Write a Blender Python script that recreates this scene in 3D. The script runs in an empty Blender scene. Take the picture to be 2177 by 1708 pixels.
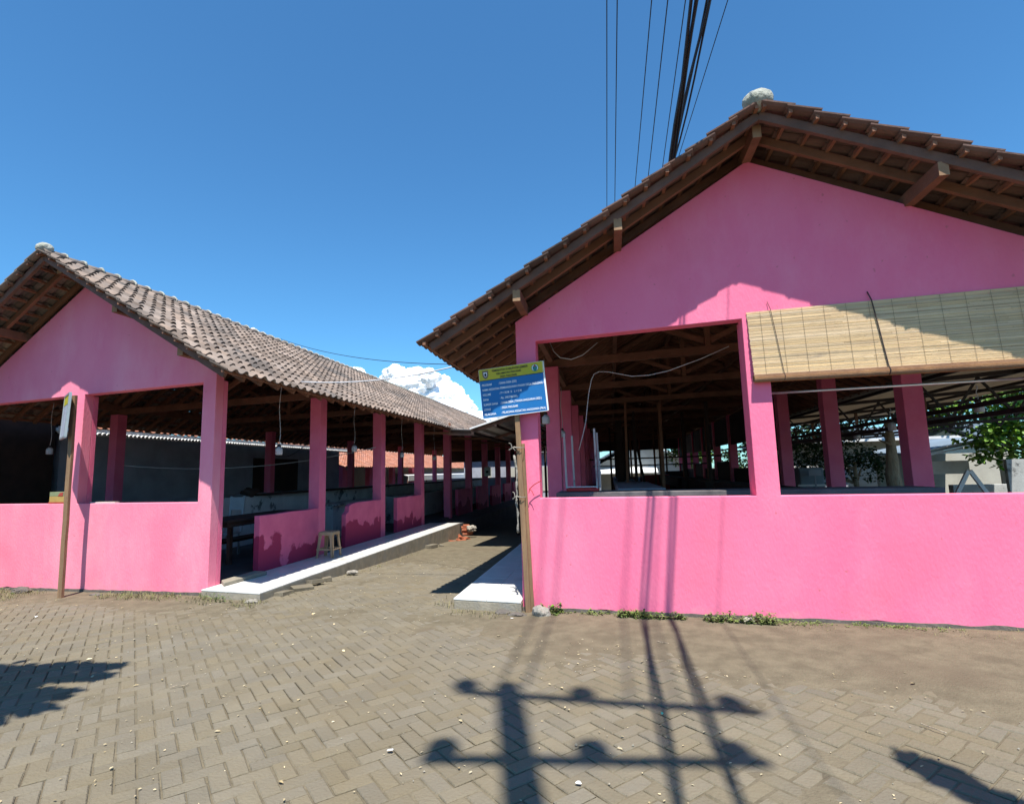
import bpy, bmesh, math, random
from mathutils import Vector, Matrix, noise
random.seed(7)
rnd = random.random
def ru(a, b): return a + (b - a) * random.random()
S = bpy.context.scene
COL = S.collection

# ------------------------------------------------------------------ camera
FPX, YAW, PIT, ROL = 1151.98, 0.176416846, 0.129206461, -0.0266590988
H = 1.55
cy_, sy_ = math.cos(YAW), math.sin(YAW); cp_, sp_ = math.cos(PIT), math.sin(PIT); cr_, sr_ = math.cos(ROL), math.sin(ROL)
fw = Vector((-sy_*cp_, cy_*cp_, sp_)); rt = Vector((cy_, sy_, 0)); up = rt.cross(fw)
right = cr_*rt + sr_*up; upv = -sr_*rt + cr_*up
cd = bpy.data.cameras.new('camera'); cam = bpy.data.objects.new('camera', cd); COL.objects.link(cam)
cam.matrix_world = Matrix(((right.x, upv.x, -fw.x, 0), (right.y, upv.y, -fw.y, 0), (right.z, upv.z, -fw.z, H), (0, 0, 0, 1)))
cd.sensor_fit = 'HORIZONTAL'; cd.sensor_width = 36; cd.lens = FPX/2176*36; cd.clip_start = .05; cd.clip_end = 6000
S.camera = cam
# ------------------------------------------------------------------ world and sun
SUNV = Vector((0.262, -1.05, 2.32)).normalized()      # towards the sun
w = bpy.data.worlds.new('World'); S.world = w; w.use_nodes = True
nt = w.node_tree; bg = nt.nodes['Background']; sky = nt.nodes.new('ShaderNodeTexSky'); sky.sky_type = 'NISHITA'
sky.sun_disc = False; sky.sun_elevation = math.asin(SUNV.z); sky.sun_rotation = math.atan2(SUNV.x, SUNV.y)
sky.altitude = 0; sky.air_density = 1.0; sky.dust_density = 0.25; sky.ozone_density = 3.0
mxs = nt.nodes.new('ShaderNodeMix'); mxs.data_type = 'RGBA'; mxs.blend_type = 'MULTIPLY'; mxs.inputs[0].default_value = 1; mxs.inputs[7].default_value = (.50, .97, 1.20, 1)
nt.links.new(sky.outputs[0], mxs.inputs[6]); nt.links.new(mxs.outputs[2], bg.inputs[0]); bg.inputs[1].default_value = 0.10
sd = bpy.data.lights.new('sun', 'SUN'); sun = bpy.data.objects.new('sun', sd); COL.objects.link(sun)
sd.energy = 5.0; sd.angle = math.radians(.53); sd.color = (1, .955, .88)
sun.rotation_euler = SUNV.to_track_quat('Z', 'Y').to_euler()
S.view_settings.view_transform = 'Standard'; S.view_settings.look = 'None'; S.view_settings.gamma = 1
S.view_settings.use_curve_mapping = False; S.view_settings.exposure = 0.72
try: S.cycles.max_bounces = 6; S.cycles.diffuse_bounces = 3
except Exception: pass

# ------------------------------------------------------------------ frame of the place: facades run along U, the alley along +Y
AL = -0.154892599
U = Vector((math.cos(AL), math.sin(AL), 0)); V = Vector((0, 1, 0)); ZV = Vector((0, 0, 1))
def W(x, y, z): return U*x + V*y + ZV*z
def lerp(a, b, t): return a + (b-a)*t
def ground_z(x, y):
    g = 0.0
    if x < -5.5: g += .025*(x+5.5) if x > -12 else -.16
    elif x > -.95: g += .016*(x+.95) if x < 6 else .11
    if y > 6: g = lerp(g, -min(.45, .038*(y-6)), min(1, (y-6)/2))
    return g

# ------------------------------------------------------------------ materials
def mat(name, c1, c2=None, scale=3., rough=.85, bump=.3, bscale=60., isl=0., c3=None, s3=.6, t3=(.55, .7), metal=0., spec=.3, stretch=None, bd=.01, alpha=None, trans=0.):
    m = bpy.data.materials.new(name); m.use_nodes = True; n = m.node_tree; N = n.nodes; L = n.links
    b = N['Principled BSDF']; b.inputs['Roughness'].default_value = rough; b.inputs['Metallic'].default_value = metal
    b.inputs['Specular IOR Level'].default_value = spec
    if trans: b.inputs['Transmission Weight'].default_value = trans
    c2 = c2 or tuple(v*.8 for v in c1)
    geo = N.new('ShaderNodeNewGeometry'); src = geo.outputs['Position']
    if stretch:
        mp = N.new('ShaderNodeMapping'); mp.inputs['Scale'].default_value = stretch; L.new(src, mp.inputs[0]); src = mp.outputs[0]
    t = N.new('ShaderNodeTexNoise'); t.inputs['Scale'].default_value = scale; t.inputs['Detail'].default_value = 6; t.inputs['Roughness'].default_value = .62
    L.new(src, t.inputs['Vector'])
    r = N.new('ShaderNodeValToRGB'); r.color_ramp.elements[0].position = .36; r.color_ramp.elements[1].position = .64
    r.color_ramp.elements[0].color = (*c1, 1); r.color_ramp.elements[1].color = (*c2, 1); L.new(t.outputs[0], r.inputs[0])
    out = r.outputs[0]
    if c3:
        t3n = N.new('ShaderNodeTexNoise'); t3n.inputs['Scale'].default_value = s3; t3n.inputs['Detail'].default_value = 8; t3n.inputs['Roughness'].default_value = .7
        L.new(src, t3n.inputs['Vector'])
        mr = N.new('ShaderNodeMapRange'); mr.inputs[1].default_value = t3[0]; mr.inputs[2].default_value = t3[1]; L.new(t3n.outputs[0], mr.inputs[0])
        mx = N.new('ShaderNodeMix'); mx.data_type = 'RGBA'; L.new(mr.outputs[0], mx.inputs[0]); L.new(out, mx.inputs[6]); mx.inputs[7].default_value = (*c3, 1)
        out = mx.outputs[2]
    if isl:
        hs = N.new('ShaderNodeHueSaturation'); ma = N.new('ShaderNodeMapRange'); ma.inputs[3].default_value = 1-isl; ma.inputs[4].default_value = 1+isl
        L.new(geo.outputs['Random Per Island'], ma.inputs[0]); L.new(ma.outputs[0], hs.inputs['Value'])
        mh = N.new('ShaderNodeMath'); mh.operation = 'MULTIPLY'; mh.inputs[1].default_value = 7.31; L.new(geo.outputs['Random Per Island'], mh.inputs[0])
        mf = N.new('ShaderNodeMath'); mf.operation = 'FRACT'; L.new(mh.outputs[0], mf.inputs[0])
        ms = N.new('ShaderNodeMapRange'); ms.inputs[3].default_value = .88; ms.inputs[4].default_value = 1.08; L.new(mf.outputs[0], ms.inputs[0]); L.new(ms.outputs[0], hs.inputs['Saturation'])
        L.new(out, hs.inputs['Color']); out = hs.outputs[0]
    L.new(out, b.inputs['Base Color'])
    if bump:
        tb = N.new('ShaderNodeTexNoise'); tb.inputs['Scale'].default_value = bscale; tb.inputs['Detail'].default_value = 5; L.new(src, tb.inputs['Vector'])
        bn = N.new('ShaderNodeBump'); bn.inputs['Strength'].default_value = bump; bn.inputs['Distance'].default_value = bd
        L.new(tb.outputs[0], bn.inputs['Height']); L.new(bn.outputs[0], b.inputs['Normal'])
    m['b'] = 1
    return m
def nodes_of(m): return m.node_tree.nodes, m.node_tree.links, m.node_tree.nodes['Principled BSDF']
def overlay_stain(m, colour, zlo, zhi, scale=4., thr=(.5, .56), zscale=1.):
    """a stain with a shape of its own: noise blotches, more of them near the bottom of the wall"""
    N, L, b = nodes_of(m)
    old = b.inputs['Base Color'].links[0].from_socket
    geo = N.new('ShaderNodeNewGeometry'); sx = N.new('ShaderNodeSeparateXYZ'); L.new(geo.outputs['Position'], sx.inputs[0])
    mr = N.new('ShaderNodeMapRange'); mr.inputs[1].default_value = zlo; mr.inputs[2].default_value = zhi; mr.inputs[3].default_value = .32*zscale; mr.inputs[4].default_value = -.3*zscale
    L.new(sx.outputs[2], mr.inputs[0])
    t = N.new('ShaderNodeTexNoise'); t.inputs['Scale'].default_value = scale; t.inputs['Detail'].default_value = 7; L.new(geo.outputs['Position'], t.inputs['Vector'])
    ad = N.new('ShaderNodeMath'); L.new(mr.outputs[0], ad.inputs[0]); L.new(t.outputs[0], ad.inputs[1])
    m2 = N.new('ShaderNodeMapRange'); m2.inputs[1].default_value = thr[0]; m2.inputs[2].default_value = thr[1]; L.new(ad.outputs[0], m2.inputs[0])
    mx = N.new('ShaderNodeMix'); mx.data_type = 'RGBA'; L.new(m2.outputs[0], mx.inputs[0]); L.new(old, mx.inputs[6]); mx.inputs[7].default_value = (*colour, 1)
    L.new(mx.outputs[2], b.inputs['Base Color'])

M = {}
M['pink'] = mat('pink_plaster', (.90, .275, .375), (.87, .22, .33), 1.3, .8, .35, 45, c3=(.92, .34, .43), s3=1.1, t3=(.5, .75), stretch=(1, 1, .45), bd=.012)
overlay_stain(M['pink'], (.80, .27, .34), -.1, .4, 5., (.60, .85))
overlay_stain(M['pink'], (.82, .20, .30), -50, 50, .9, (.53, .75), 0.01)
overlay_stain(M['pink'], (.70, .20, .26), -50, 50, 14., (.70, .76), 0.01)
M['pink_deep'] = mat('pink_plaster_deep', (.90, .205, .335), (.87, .17, .30), 1.3, .8, .35, 45, c3=(.91, .25, .375), s3=1.1, t3=(.5, .75), stretch=(1, 1, .45), bd=.012)
overlay_stain(M['pink_deep'], (.80, .27, .34), -.1, .4, 5., (.60, .85))
overlay_stain(M['pink_deep'], (.82, .17, .27), -50, 50, .9, (.53, .75), 0.01)
overlay_stain(M['pink_deep'], (.66, .16, .22), -50, 50, 16., (.69, .74), 0.01)
M['pink_side'] = mat('pink_column_paint', (.86, .20, .32), (.79, .155, .27), 2.2, .8, .4, 50, bd=.012)
M['pink_stained'] = mat('pink_stained_plaster', (.84, .17, .30), (.74, .13, .25), 2.2, .8, .4, 50)
overlay_stain(M['pink_stained'], (.40, .035, .10), .1, .95, 1.9, (.57, .60))
M['foundation'] = mat('damp_grey_plinth_cement', (.16, .14, .12), (.10, .085, .075), 5, .95, .8, 30)
M['concrete'] = mat('kerb_concrete', (.34, .30, .23), (.22, .195, .15), 6, .9, .6, 40, c3=(.28, .26, .22), s3=3, t3=(.5, .6))
M['tile_white'] = mat('white_floor_tile', (.74, .73, .69), (.66, .65, .61), 3, .28, .05, 20, c3=(.46, .43, .37), s3=3, t3=(.56, .76), spec=.5)
M['roof_tile'] = mat('weathered_roof_tile', (.16, .122, .098), (.275, .212, .172), 1.6, .9, .6, 40, isl=.36, c3=(.085, .078, .074), s3=.8, t3=(.48, .66))
M['roof_tile_red'] = mat('brown_roof_tile', (.11, .062, .05), (.155, .092, .072), 2, .9, .5, 40, isl=.25, c3=(.07, .055, .05), s3=1.2, t3=(.52, .7))
M['roof_tile_orange'] = mat('orange_roof_tile', (.36, .155, .095), (.29, .12, .08), 3, .85, .4, 40, isl=.25, c3=(.2, .08, .05), s3=.8, t3=(.6, .75))
M['mortar'] = mat('pale_ridge_mortar', (.42, .42, .37), (.26, .27, .22), 8, .95, .8, 25, bd=.03)
M['wood'] = mat('brown_roof_timber', (.27, .115, .06), (.18, .078, .042), 3, .8, .4, 30, stretch=(1, 1, 1), isl=.3)
M['wood_old'] = mat('grey_brown_timber', (.20, .10, .07), (.135, .072, .052), 4, .85, .5, 30, isl=.3)
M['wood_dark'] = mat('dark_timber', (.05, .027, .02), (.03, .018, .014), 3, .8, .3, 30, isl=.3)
M['wood_cut'] = mat('raw_cut_wood', (.34, .21, .12), (.26, .15, .085), 6, .8, .3, 40)
M['post_wood'] = mat('weathered_post_wood', (.30, .185, .10), (.20, .125, .075), 3, .85, .5, 30, stretch=(6, 6, .6), c3=(.13, .08, .05), s3=2, t3=(.6, .75))
M['paver'] = mat('grey_tan_paver', (.186, .160, .113), (.152, .132, .097), 2.2, .93, .8, 55, isl=.075, c3=(.165, .136, .088), s3=.9, t3=(.42, .62))
M['dirt'] = mat('brown_dirt', (.170, .142, .094), (.118, .098, .064), 6.0, .97, 1.0, 60, c3=(.128, .100, .066), s3=.7, t3=(.52, .7))
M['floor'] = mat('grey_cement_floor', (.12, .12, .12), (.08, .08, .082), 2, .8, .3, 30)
M['grey_plaster'] = mat('unpainted_grey_plaster', (.46, .47, .46), (.36, .37, .36), 2, .9, .5, 35, c3=(.10, .10, .10), s3=1.6, t3=(.58, .64))
M['grey_block'] = mat('grey_block_wall', (.40, .43, .50), (.30, .32, .38), 1.5, .95, .5, 20)
M['ledge'] = mat('dusty_grey_ledge', (.17, .15, .15), (.11, .10, .10), 3, .8, .3, 30)
M['pale_plaster'] = mat('pale_mouldy_plaster', (.62, .64, .63), (.50, .52, .52), 2, .9, .4, 30, c3=(.13, .14, .14), s3=1.3, t3=(.6, .64))
M['pale_wall'] = mat('pale_painted_wall', (.50, .49, .43), (.42, .41, .36), 2, .9, .3, 30)
M['white_paint'] = mat('white_paint', (.80, .80, .78), (.70, .70, .68), 3, .6, .1, 30)
M['zinc'] = mat('corrugated_zinc', (.34, .34, .34), (.22, .21, .20), 3, .5, .2, 30, metal=.35)
M['zinc_white'] = mat('white_corrugated_sheet', (.62, .55, .46), (.48, .43, .37), 2, .6, .1, 30)
_n, _l, _b = nodes_of(M['zinc_white'])   # thin fibreglass sheet lets daylight through
_tr = _n.new('ShaderNodeBsdfTranslucent'); _tr.inputs[0].default_value = (.50, .43, .34, 1); _mx = _n.new('ShaderNodeMixShader'); _mx.inputs[0].default_value = .30
_out = [q for q in _n if q.type == 'OUTPUT_MATERIAL'][0]; _l.new(_b.outputs[0], _mx.inputs[1]); _l.new(_tr.outputs[0], _mx.inputs[2]); _l.new(_mx.outputs[0], _out.inputs[0])
M['steel_dark'] = mat('dark_steel', (.035, .028, .03), (.05, .04, .04), 4, .6, .1, 30, metal=.3)
M['rubber'] = mat('black_cable', (.012, .012, .018), (.02, .02, .028), 5, .6, 0, 30)
M['white_cable'] = mat('white_cable', (.60, .60, .62), (.5, .5, .52), 5, .5, 0, 30)
M['bamboo'] = mat('split_bamboo', (.66, .48, .27), (.56, .40, .23), 5, .6, .3, 60, isl=.22, stretch=(.6, .6, 4), c3=(.36, .28, .2), s3=3.5, t3=(.6, .75))
M['bamboo_brown'] = mat('brown_bamboo_roll', (.36, .19, .09), (.26, .13, .065), 5, .6, .3, 60, isl=.2)
M['thread'] = mat('brown_thread', (.20, .15, .09), (.16, .12, .08), 9, .9, 0, 60)
M['cord'] = mat('dark_cord', (.045, .03, .03), (.06, .045, .04), 9, .9, .3, 60)
M['jar'] = mat('milky_plastic', (.60, .60, .62), (.52, .52, .55), 4, .35, 0, 30)
M['stool'] = mat('tan_plastic', (.47, .33, .20), (.40, .28, .17), 5, .5, .05, 30)
M['brick'] = mat('orange_clay_brick', (.42, .14, .07), (.32, .10, .055), 8, .95, .7, 50, c3=(.45, .25, .15), s3=4, t3=(.55, .7))
M['stone'] = mat('pale_stone', (.36, .33, .28), (.22, .20, .17), 7, .95, .9, 25, bd=.02)
M['leaf'] = mat('green_leaf', (.055, .12, .02), (.10, .19, .035), 6, .6, 0, 30, isl=.4)
M['leaf_bright'] = mat('bright_green_leaf', (.12, .24, .03), (.17, .30, .045), 6, .55, 0, 30, isl=.4)  # brighter leaf green for some trees and the flowering weed
M['leaf_dark'] = mat('dark_leaf', (.02, .05, .015), (.04, .08, .02), 6, .6, 0, 30, isl=.4)
M['weed'] = mat('weed_leaf', (.10, .15, .03), (.15, .19, .055), 8, .7, 0, 30, isl=.4)
M['dry_grass'] = mat('dry_grass', (.22, .19, .09), (.15, .15, .06), 8, .8, 0, 30, isl=.4)
M['litter'] = mat('dry_leaf_litter', (.50, .43, .28), (.36, .27, .14), 30, .8, 0, 30, isl=.5)
M['bark'] = mat('pale_bark', (.42, .35, .26), (.28, .22, .16), 6, .95, .9, 20, stretch=(3, 3, .6), bd=.03)
M['petal'] = mat('purple_petal', (.25, .06, .45), (.32, .1, .5), 20, .7, 0, 30)
M['yellow'] = mat('sign_yellow', (.60, .46, .035), (.45, .42, .03), 2, .5, 0, 30)
M['blue'] = mat('sign_blue', (.015, .16, .43), (.015, .14, .38), 2, .45, 0, 30)
M['ink'] = mat('sign_black_ink', (.02, .02, .03), (.02, .02, .03), 2, .6, 0, 30)
M['sign_white'] = mat('sign_white_ink', (.85, .87, .9), (.82, .84, .88), 2, .6, 0, 30)
M['teal'] = mat('emblem_teal', (.03, .22, .20), (.03, .2, .19), 2, .6, 0, 30)
M['shield'] = mat('emblem_brown', (.22, .16, .10), (.18, .13, .09), 9, .6, 0, 30)
M['emblem_red'] = mat('emblem_red', (.5, .05, .04), (.4, .04, .04), 9, .6, 0, 30)
M['alu'] = mat('aluminium_frame', (.62, .64, .64), (.5, .52, .53), 4, .35, 0, 30, metal=.6)
M['red_lam'] = mat('red_laminate', (.5, .03, .03), (.42, .025, .03), 3, .4, 0, 30)
M['carton'] = mat('printed_yellow_carton', (.46, .31, .10), (.40, .26, .08), 6, .7, .1, 30)
M['carton_red'] = mat('printed_red_carton', (.40, .07, .05), (.34, .06, .05), 6, .7, 0, 30)
M['carton_green'] = mat('printed_green_carton', (.24, .27, .15), (.2, .24, .13), 6, .7, 0, 30)
M['metal_roof'] = mat('grey_metal_roof', (.22, .28, .34), (.18, .23, .28), 1, .5, 0, 30)
M['pale_green'] = mat('pale_green_wall', (.62, .68, .60), (.55, .6, .54), 1, .9, .1, 30)
M['cloud'] = mat('cloud', (.93, .93, .94), (.88, .88, .9), .01, 1, 0, 30, spec=0)
M['pole'] = mat('pole_concrete', (.3, .29, .27), (.24, .23, .21), 5, .9, .4, 30)

# ------------------------------------------------------------------ geometry helpers
ORG = {}
class G:
    def __init__(s): s.v = []; s.f = []
    def add(s, vs, fs):
        o = len(s.v); s.v += [Vector(v) for v in vs]; s.f += [tuple(i+o for i in f) for f in fs]
    def box(s, x0, x1, y0, y1, z0, z1):
        s.hexa([W(x, y, z) for z in (z0, z1) for x, y in ((x0, y0), (x1, y0), (x1, y1), (x0, y1))]); return s
    def hexa(s, p):
        s.add(p, [(0, 3, 2, 1), (4, 5, 6, 7), (0, 1, 5, 4), (1, 2, 6, 5), (2, 3, 7, 6), (3, 0, 4, 7)]); return s
    def beam(s, a, b, w_, h_, upd=None):
        a = Vector(a); b = Vector(b); d = (b-a).normalized(); u0 = Vector(upd) if upd else ZV
        if abs(d.dot(u0)) > .98: u0 = V
        sx = d.cross(u0).normalized()*w_/2; sz = sx.cross(d).normalized()*h_/2
        p = [a-sx-sz, a+sx-sz, b+sx-sz, b-sx-sz, a-sx+sz, a+sx+sz, b+sx+sz, b-sx+sz]
        s.hexa(p); return s
    def tube(s, pts, r, n=6, caps=True):
        pts = [Vector(p) for p in pts]; rr = r if isinstance(r, (list, tuple)) else [r]*len(pts); o = len(s.v); prev = None
        for i, p in enumerate(pts):
            d = (pts[min(i+1, len(pts)-1)]-pts[max(i-1, 0)]).normalized()
            a = prev if prev is not None else (d.cross(ZV) if abs(d.z) < .95 else d.cross(V))
            a = (a - d*a.dot(d)).normalized(); prev = a; b = d.cross(a)
            for k in range(n):
                t = 2*math.pi*k/n; s.v.append(p+(a*math.cos(t)+b*math.sin(t))*rr[i])
        for i in range(len(pts)-1):
            for k in range(n):
                a0 = o+i*n+k; b0 = o+i*n+(k+1) % n; s.f.append((a0, b0, b0+n, a0+n))
        if caps: s.f.append(tuple(o+k for k in range(n))[::-1]); s.f.append(tuple(o+(len(pts)-1)*n+k for k in range(n)))
        return s
    def lathe(s, c, prof, n=20, ax=ZV):
        c = Vector(c); o = len(s.v)
        for r, z in prof:
            for k in range(n):
                t = 2*math.pi*k/n; s.v.append(c+Vector((r*math.cos(t), r*math.sin(t), z)))
        m_ = len(prof)
        for i in range(m_-1):
            for k in range(n):
                a0 = o+i*n+k; b0 = o+i*n+(k+1) % n; s.f.append((a0, b0, b0+n, a0+n))
        s.f.append(tuple(o+k for k in range(n))[::-1]); s.f.append(tuple(o+(m_-1)*n+k for k in range(n))); return s
    def blob(s, c, r, sub=2, amp=.15, sc=2., squash=(1, 1, 1), seed=0, octv=4):
        bm = bmesh.new(); bmesh.ops.create_icosphere(bm, subdivisions=sub, radius=1); c = Vector(c)
        vs = []
        for v in bm.verts:
            d = v.co.normalized(); k = 1+amp*2*noise.fractal(d*sc+Vector((seed*3.1, seed*1.7, seed)), 1.0 if octv < 6 else .75, 2.0, octv)
            vs.append(c+Vector((d.x*squash[0], d.y*squash[1], d.z*squash[2]))*r*k)
        s.add(vs, [tuple(x.index for x in f.verts) for f in bm.faces]); bm.free(); return s
    def build(s, name, m, parent=None, smooth=False, bevel=0, origin=None):
        og = ORG[parent.name] if parent else (Vector(origin) if origin is not None else Vector((0, 0, 0)))
        me = bpy.data.meshes.new(name); me.from_pydata([v-og for v in s.v], [], s.f); me.update()
        bm = bmesh.new(); bm.from_mesh(me); bmesh.ops.recalc_face_normals(bm, faces=bm.faces[:]) if len(bm.faces) < 60000 else None; bm.to_mesh(me); bm.free()
        if smooth: me.polygons.foreach_set('use_smooth', [True]*len(me.polygons))
        me.materials.append(m if not isinstance(m, str) else M[m])
        o = bpy.data.objects.new(name, me); COL.objects.link(o); ORG[o.name] = og
        if parent: o.parent = parent
        else: o.location = og
        if bevel:
            b = o.modifiers.new('bevel', 'BEVEL'); b.width = bevel; b.segments = 2; b.limit_method = 'ANGLE'
        return o
def tag(o, label, cat, group=None, kind=None):
    if label: o['label'] = label
    if cat: o['category'] = cat
    if group: o['group'] = group
    if kind: o['kind'] = kind
    return o
def thing(name, loc, label, cat, group=None):
    o = bpy.data.objects.new(name, None); COL.objects.link(o); o.location = loc; o.empty_display_size = .2; ORG[o.name] = Vector(loc)
    return tag(o, label, cat, group)
def copy_tree(o, delta=None, label=None, parent=None):
    c = o.copy(); COL.objects.link(c); ORG[c.name] = ORG[o.name].copy()
    if parent: c.parent = parent
    if delta is not None: c.location = o.location+delta; ORG[c.name] += delta
    if label: c['label'] = label
    for ch in [k for k in bpy.data.objects if k.parent == o]: copy_tree(ch, None, None, c)
    return c

# ------------------------------------------------------------------ ground
def dirt_h(x, y):
    p = Vector((x*.9, y*.9, 0)); n = noise.fractal(p, 1, 2, 5)
    h = -.0085 + .008*n
    if -9.5 < x < 7: # drift of soil along the foot of the walls and to the right
        near = max(0, 1-abs(y-5.6)/ (.75 if x < -1 else 1.3 + .10*max(0, x)))
        if x > -1.3: h += .031*near
        elif x < -5.3: h += .024*near
        else: h += .010*near
    if x > 1.5 and y < 6: h += .012*min(1, (x-1.5)/2)*(.3+1.3*n)
    if y > 6.5: h += min(.03, .001*(y-6.5)+.006*max(0, y-8.5))
    if .5 < x and y < 6: h += .006
    return h
def axis(a, b, st, far, n=10):
    L = [a+i*st for i in range(int(round((b-a)/st))+1)]
    ext = [(far)*((i+1)/n)**3 for i in range(n)]
    return [a-e for e in ext[::-1]]+L+[b+e for e in ext]
gx = axis(-12, 7.5, .09, 1500, 14); gy = axis(-.5, 20, .09, 1800, 14)
g = G(); nx = len(gx)
for y in gy:
    for x in gx:
        inside = -12 <= x <= 7.5 and -.5 <= y <= 20
        z = ground_z(x, y)+(dirt_h(x, y) + .007*noise.noise(Vector((x*9, y*9, 3)))+.003*noise.noise(Vector((x*23, y*23, 3))) if inside else -.02)
        g.v.append(W(x, y, z))
for j in range(len(gy)-1):
    for i in range(nx-1):
        a = j*nx+i; g.f.append((a, a+1, a+nx+1, a+nx))
tag(g.build('ground', 'dirt', smooth=True), 'brown dirt and dust over the yard', None, kind='structure')

# herringbone pavers at 45 degrees to the alley
g = G(); PL, PW = .20, .10; ca, sa = math.cos(math.radians(45)), math.sin(math.radians(45))
def in_paving(x, y):
    if y < 6.0: return -10.6 < x < 6.6 and y > .7
    return -4.75 < x < -1.9 and y < 10.5
def paver(u, v, du, dv):
    cu, cv = u+du/2, v+dv/2; wx, wy = cu*ca-cv*sa, cu*sa+cv*ca
    x = wx/U.x; y = wy-x*U.y
    if not in_paving(x, y): return
    gz = ground_z(x, y); hj = ru(-.0025, .0025)+.004*noise.noise(Vector((x*.7, y*.7, 9)))
    tu, tv = ru(-.006, .006), ru(-.006, .006); gap = ru(.003, .006); rz = ru(-.015, .015); vs = []
    for ins, dz in ((0, -.035), (0, -.006), (.006, 0)):
        for a, b in ((-1, -1), (1, -1), (1, 1), (-1, 1)):
            pu = a*(du/2-gap-ins)+ru(-.0012, .0012); pv = b*(dv/2-gap-ins)+ru(-.0012, .0012)
            qu = pu-rz*pv; qv = pv+rz*pu
            X = (cu+qu)*ca-(cv+qv)*sa; Y = (cu+qu)*sa+(cv+qv)*ca
            vs.append((X, Y, gz+hj+dz+tu*pu+tv*pv))
    fs = [(8, 9, 10, 11)]
    for r in (0, 4):
        for k in range(4): fs.append((r+k, r+(k+1) % 4, r+4+(k+1) % 4, r+4+k))
    g.add(vs, fs)
# herringbone: (i, j) cells of width PW; bricks tiled by the 4-cell diagonal rule
for j in range(-150, 190):
    for i in range(-150, 190):
        k = (i-j) % 4
        u, v = i*PW, j*PW
        if abs(u*ca-v*sa) > 13 or not (-1 < u*sa+v*ca < 13): continue
        if k == 0: paver(u, v, PL, PW)
        elif k == 2: paver(u, v, PW, PL) if False else None
        if k == 3: paver(u, v, PW, PL)
tag(g.build('paving', 'paver'), 'worn grey herringbone brick paving in front of the halls', None, kind='structure')

# ------------------------------------------------------------------ roof tiles
def tile_field(xa, zr, slope, half, y0, y1, side, tw=.195, exp=.247, over=.062, mats='roof_tile', thick=.015, jit=1., wav=.026):
    """S-profile clay tiles, one island each; side -1 / +1 of the ridge"""
    g = G(); cs = math.sqrt(1+slope*slope); n = int(round(half*cs/exp)); exp = half*cs/n
    ny = int((y1-y0)/tw); nrm = Vector((side*slope, 0, 1)).normalized()
    prof = [(0, .35), (.12, -.35), (.30, -.72), (.48, -.62), (.60, .1), (.70, .85), (.82, 1.1), (.94, .9), (1.05, .3)]
    for c in range(n):
        s0 = c*exp-.0; s1 = s0+exp+over
        for k in range(ny):
            yb = y0+k*tw+ru(-.003, .003)*jit; dj = ru(-.004, .004)*jit; lj = ru(-.008, .008)*jit; tj = ru(-.004, .004)*jit
            sag = .012*noise.noise(Vector((xa+s0*.5, yb*.35, side)))
            o = len(g.v)
            for lay in (0, 1):
                for (s, lift) in ((s0, .004), (s1+lj, .036)):
                    dx = s/cs
                    for q, (t, h) in enumerate(prof):
                        hh = wav*h+lift+dj+sag-(thick if lay else 0)+tj*(t-.5)
                        g.v.append(W(xa+side*(dx+nrm.x*side*hh*1.0), yb+t*tw, zr-slope*dx+nrm.z*hh))
            m_ = len(prof)
            for q in range(m_-1):
                g.f.append((o+q, o+q+1, o+m_+q+1, o+m_+q)); g.f.append((o+2*m_+q, o+3*m_+q, o+3*m_+q+1, o+2*m_+q+1))
                g.f.append((o+m_+q, o+m_+q+1, o+3*m_+q+1, o+3*m_+q))
            g.f.append((o, o+m_, o+3*m_, o+2*m_)); g.f.append((o+m_-1, o+3*m_-1, o+4*m_-1, o+2*m_-1))
    return g

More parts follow.
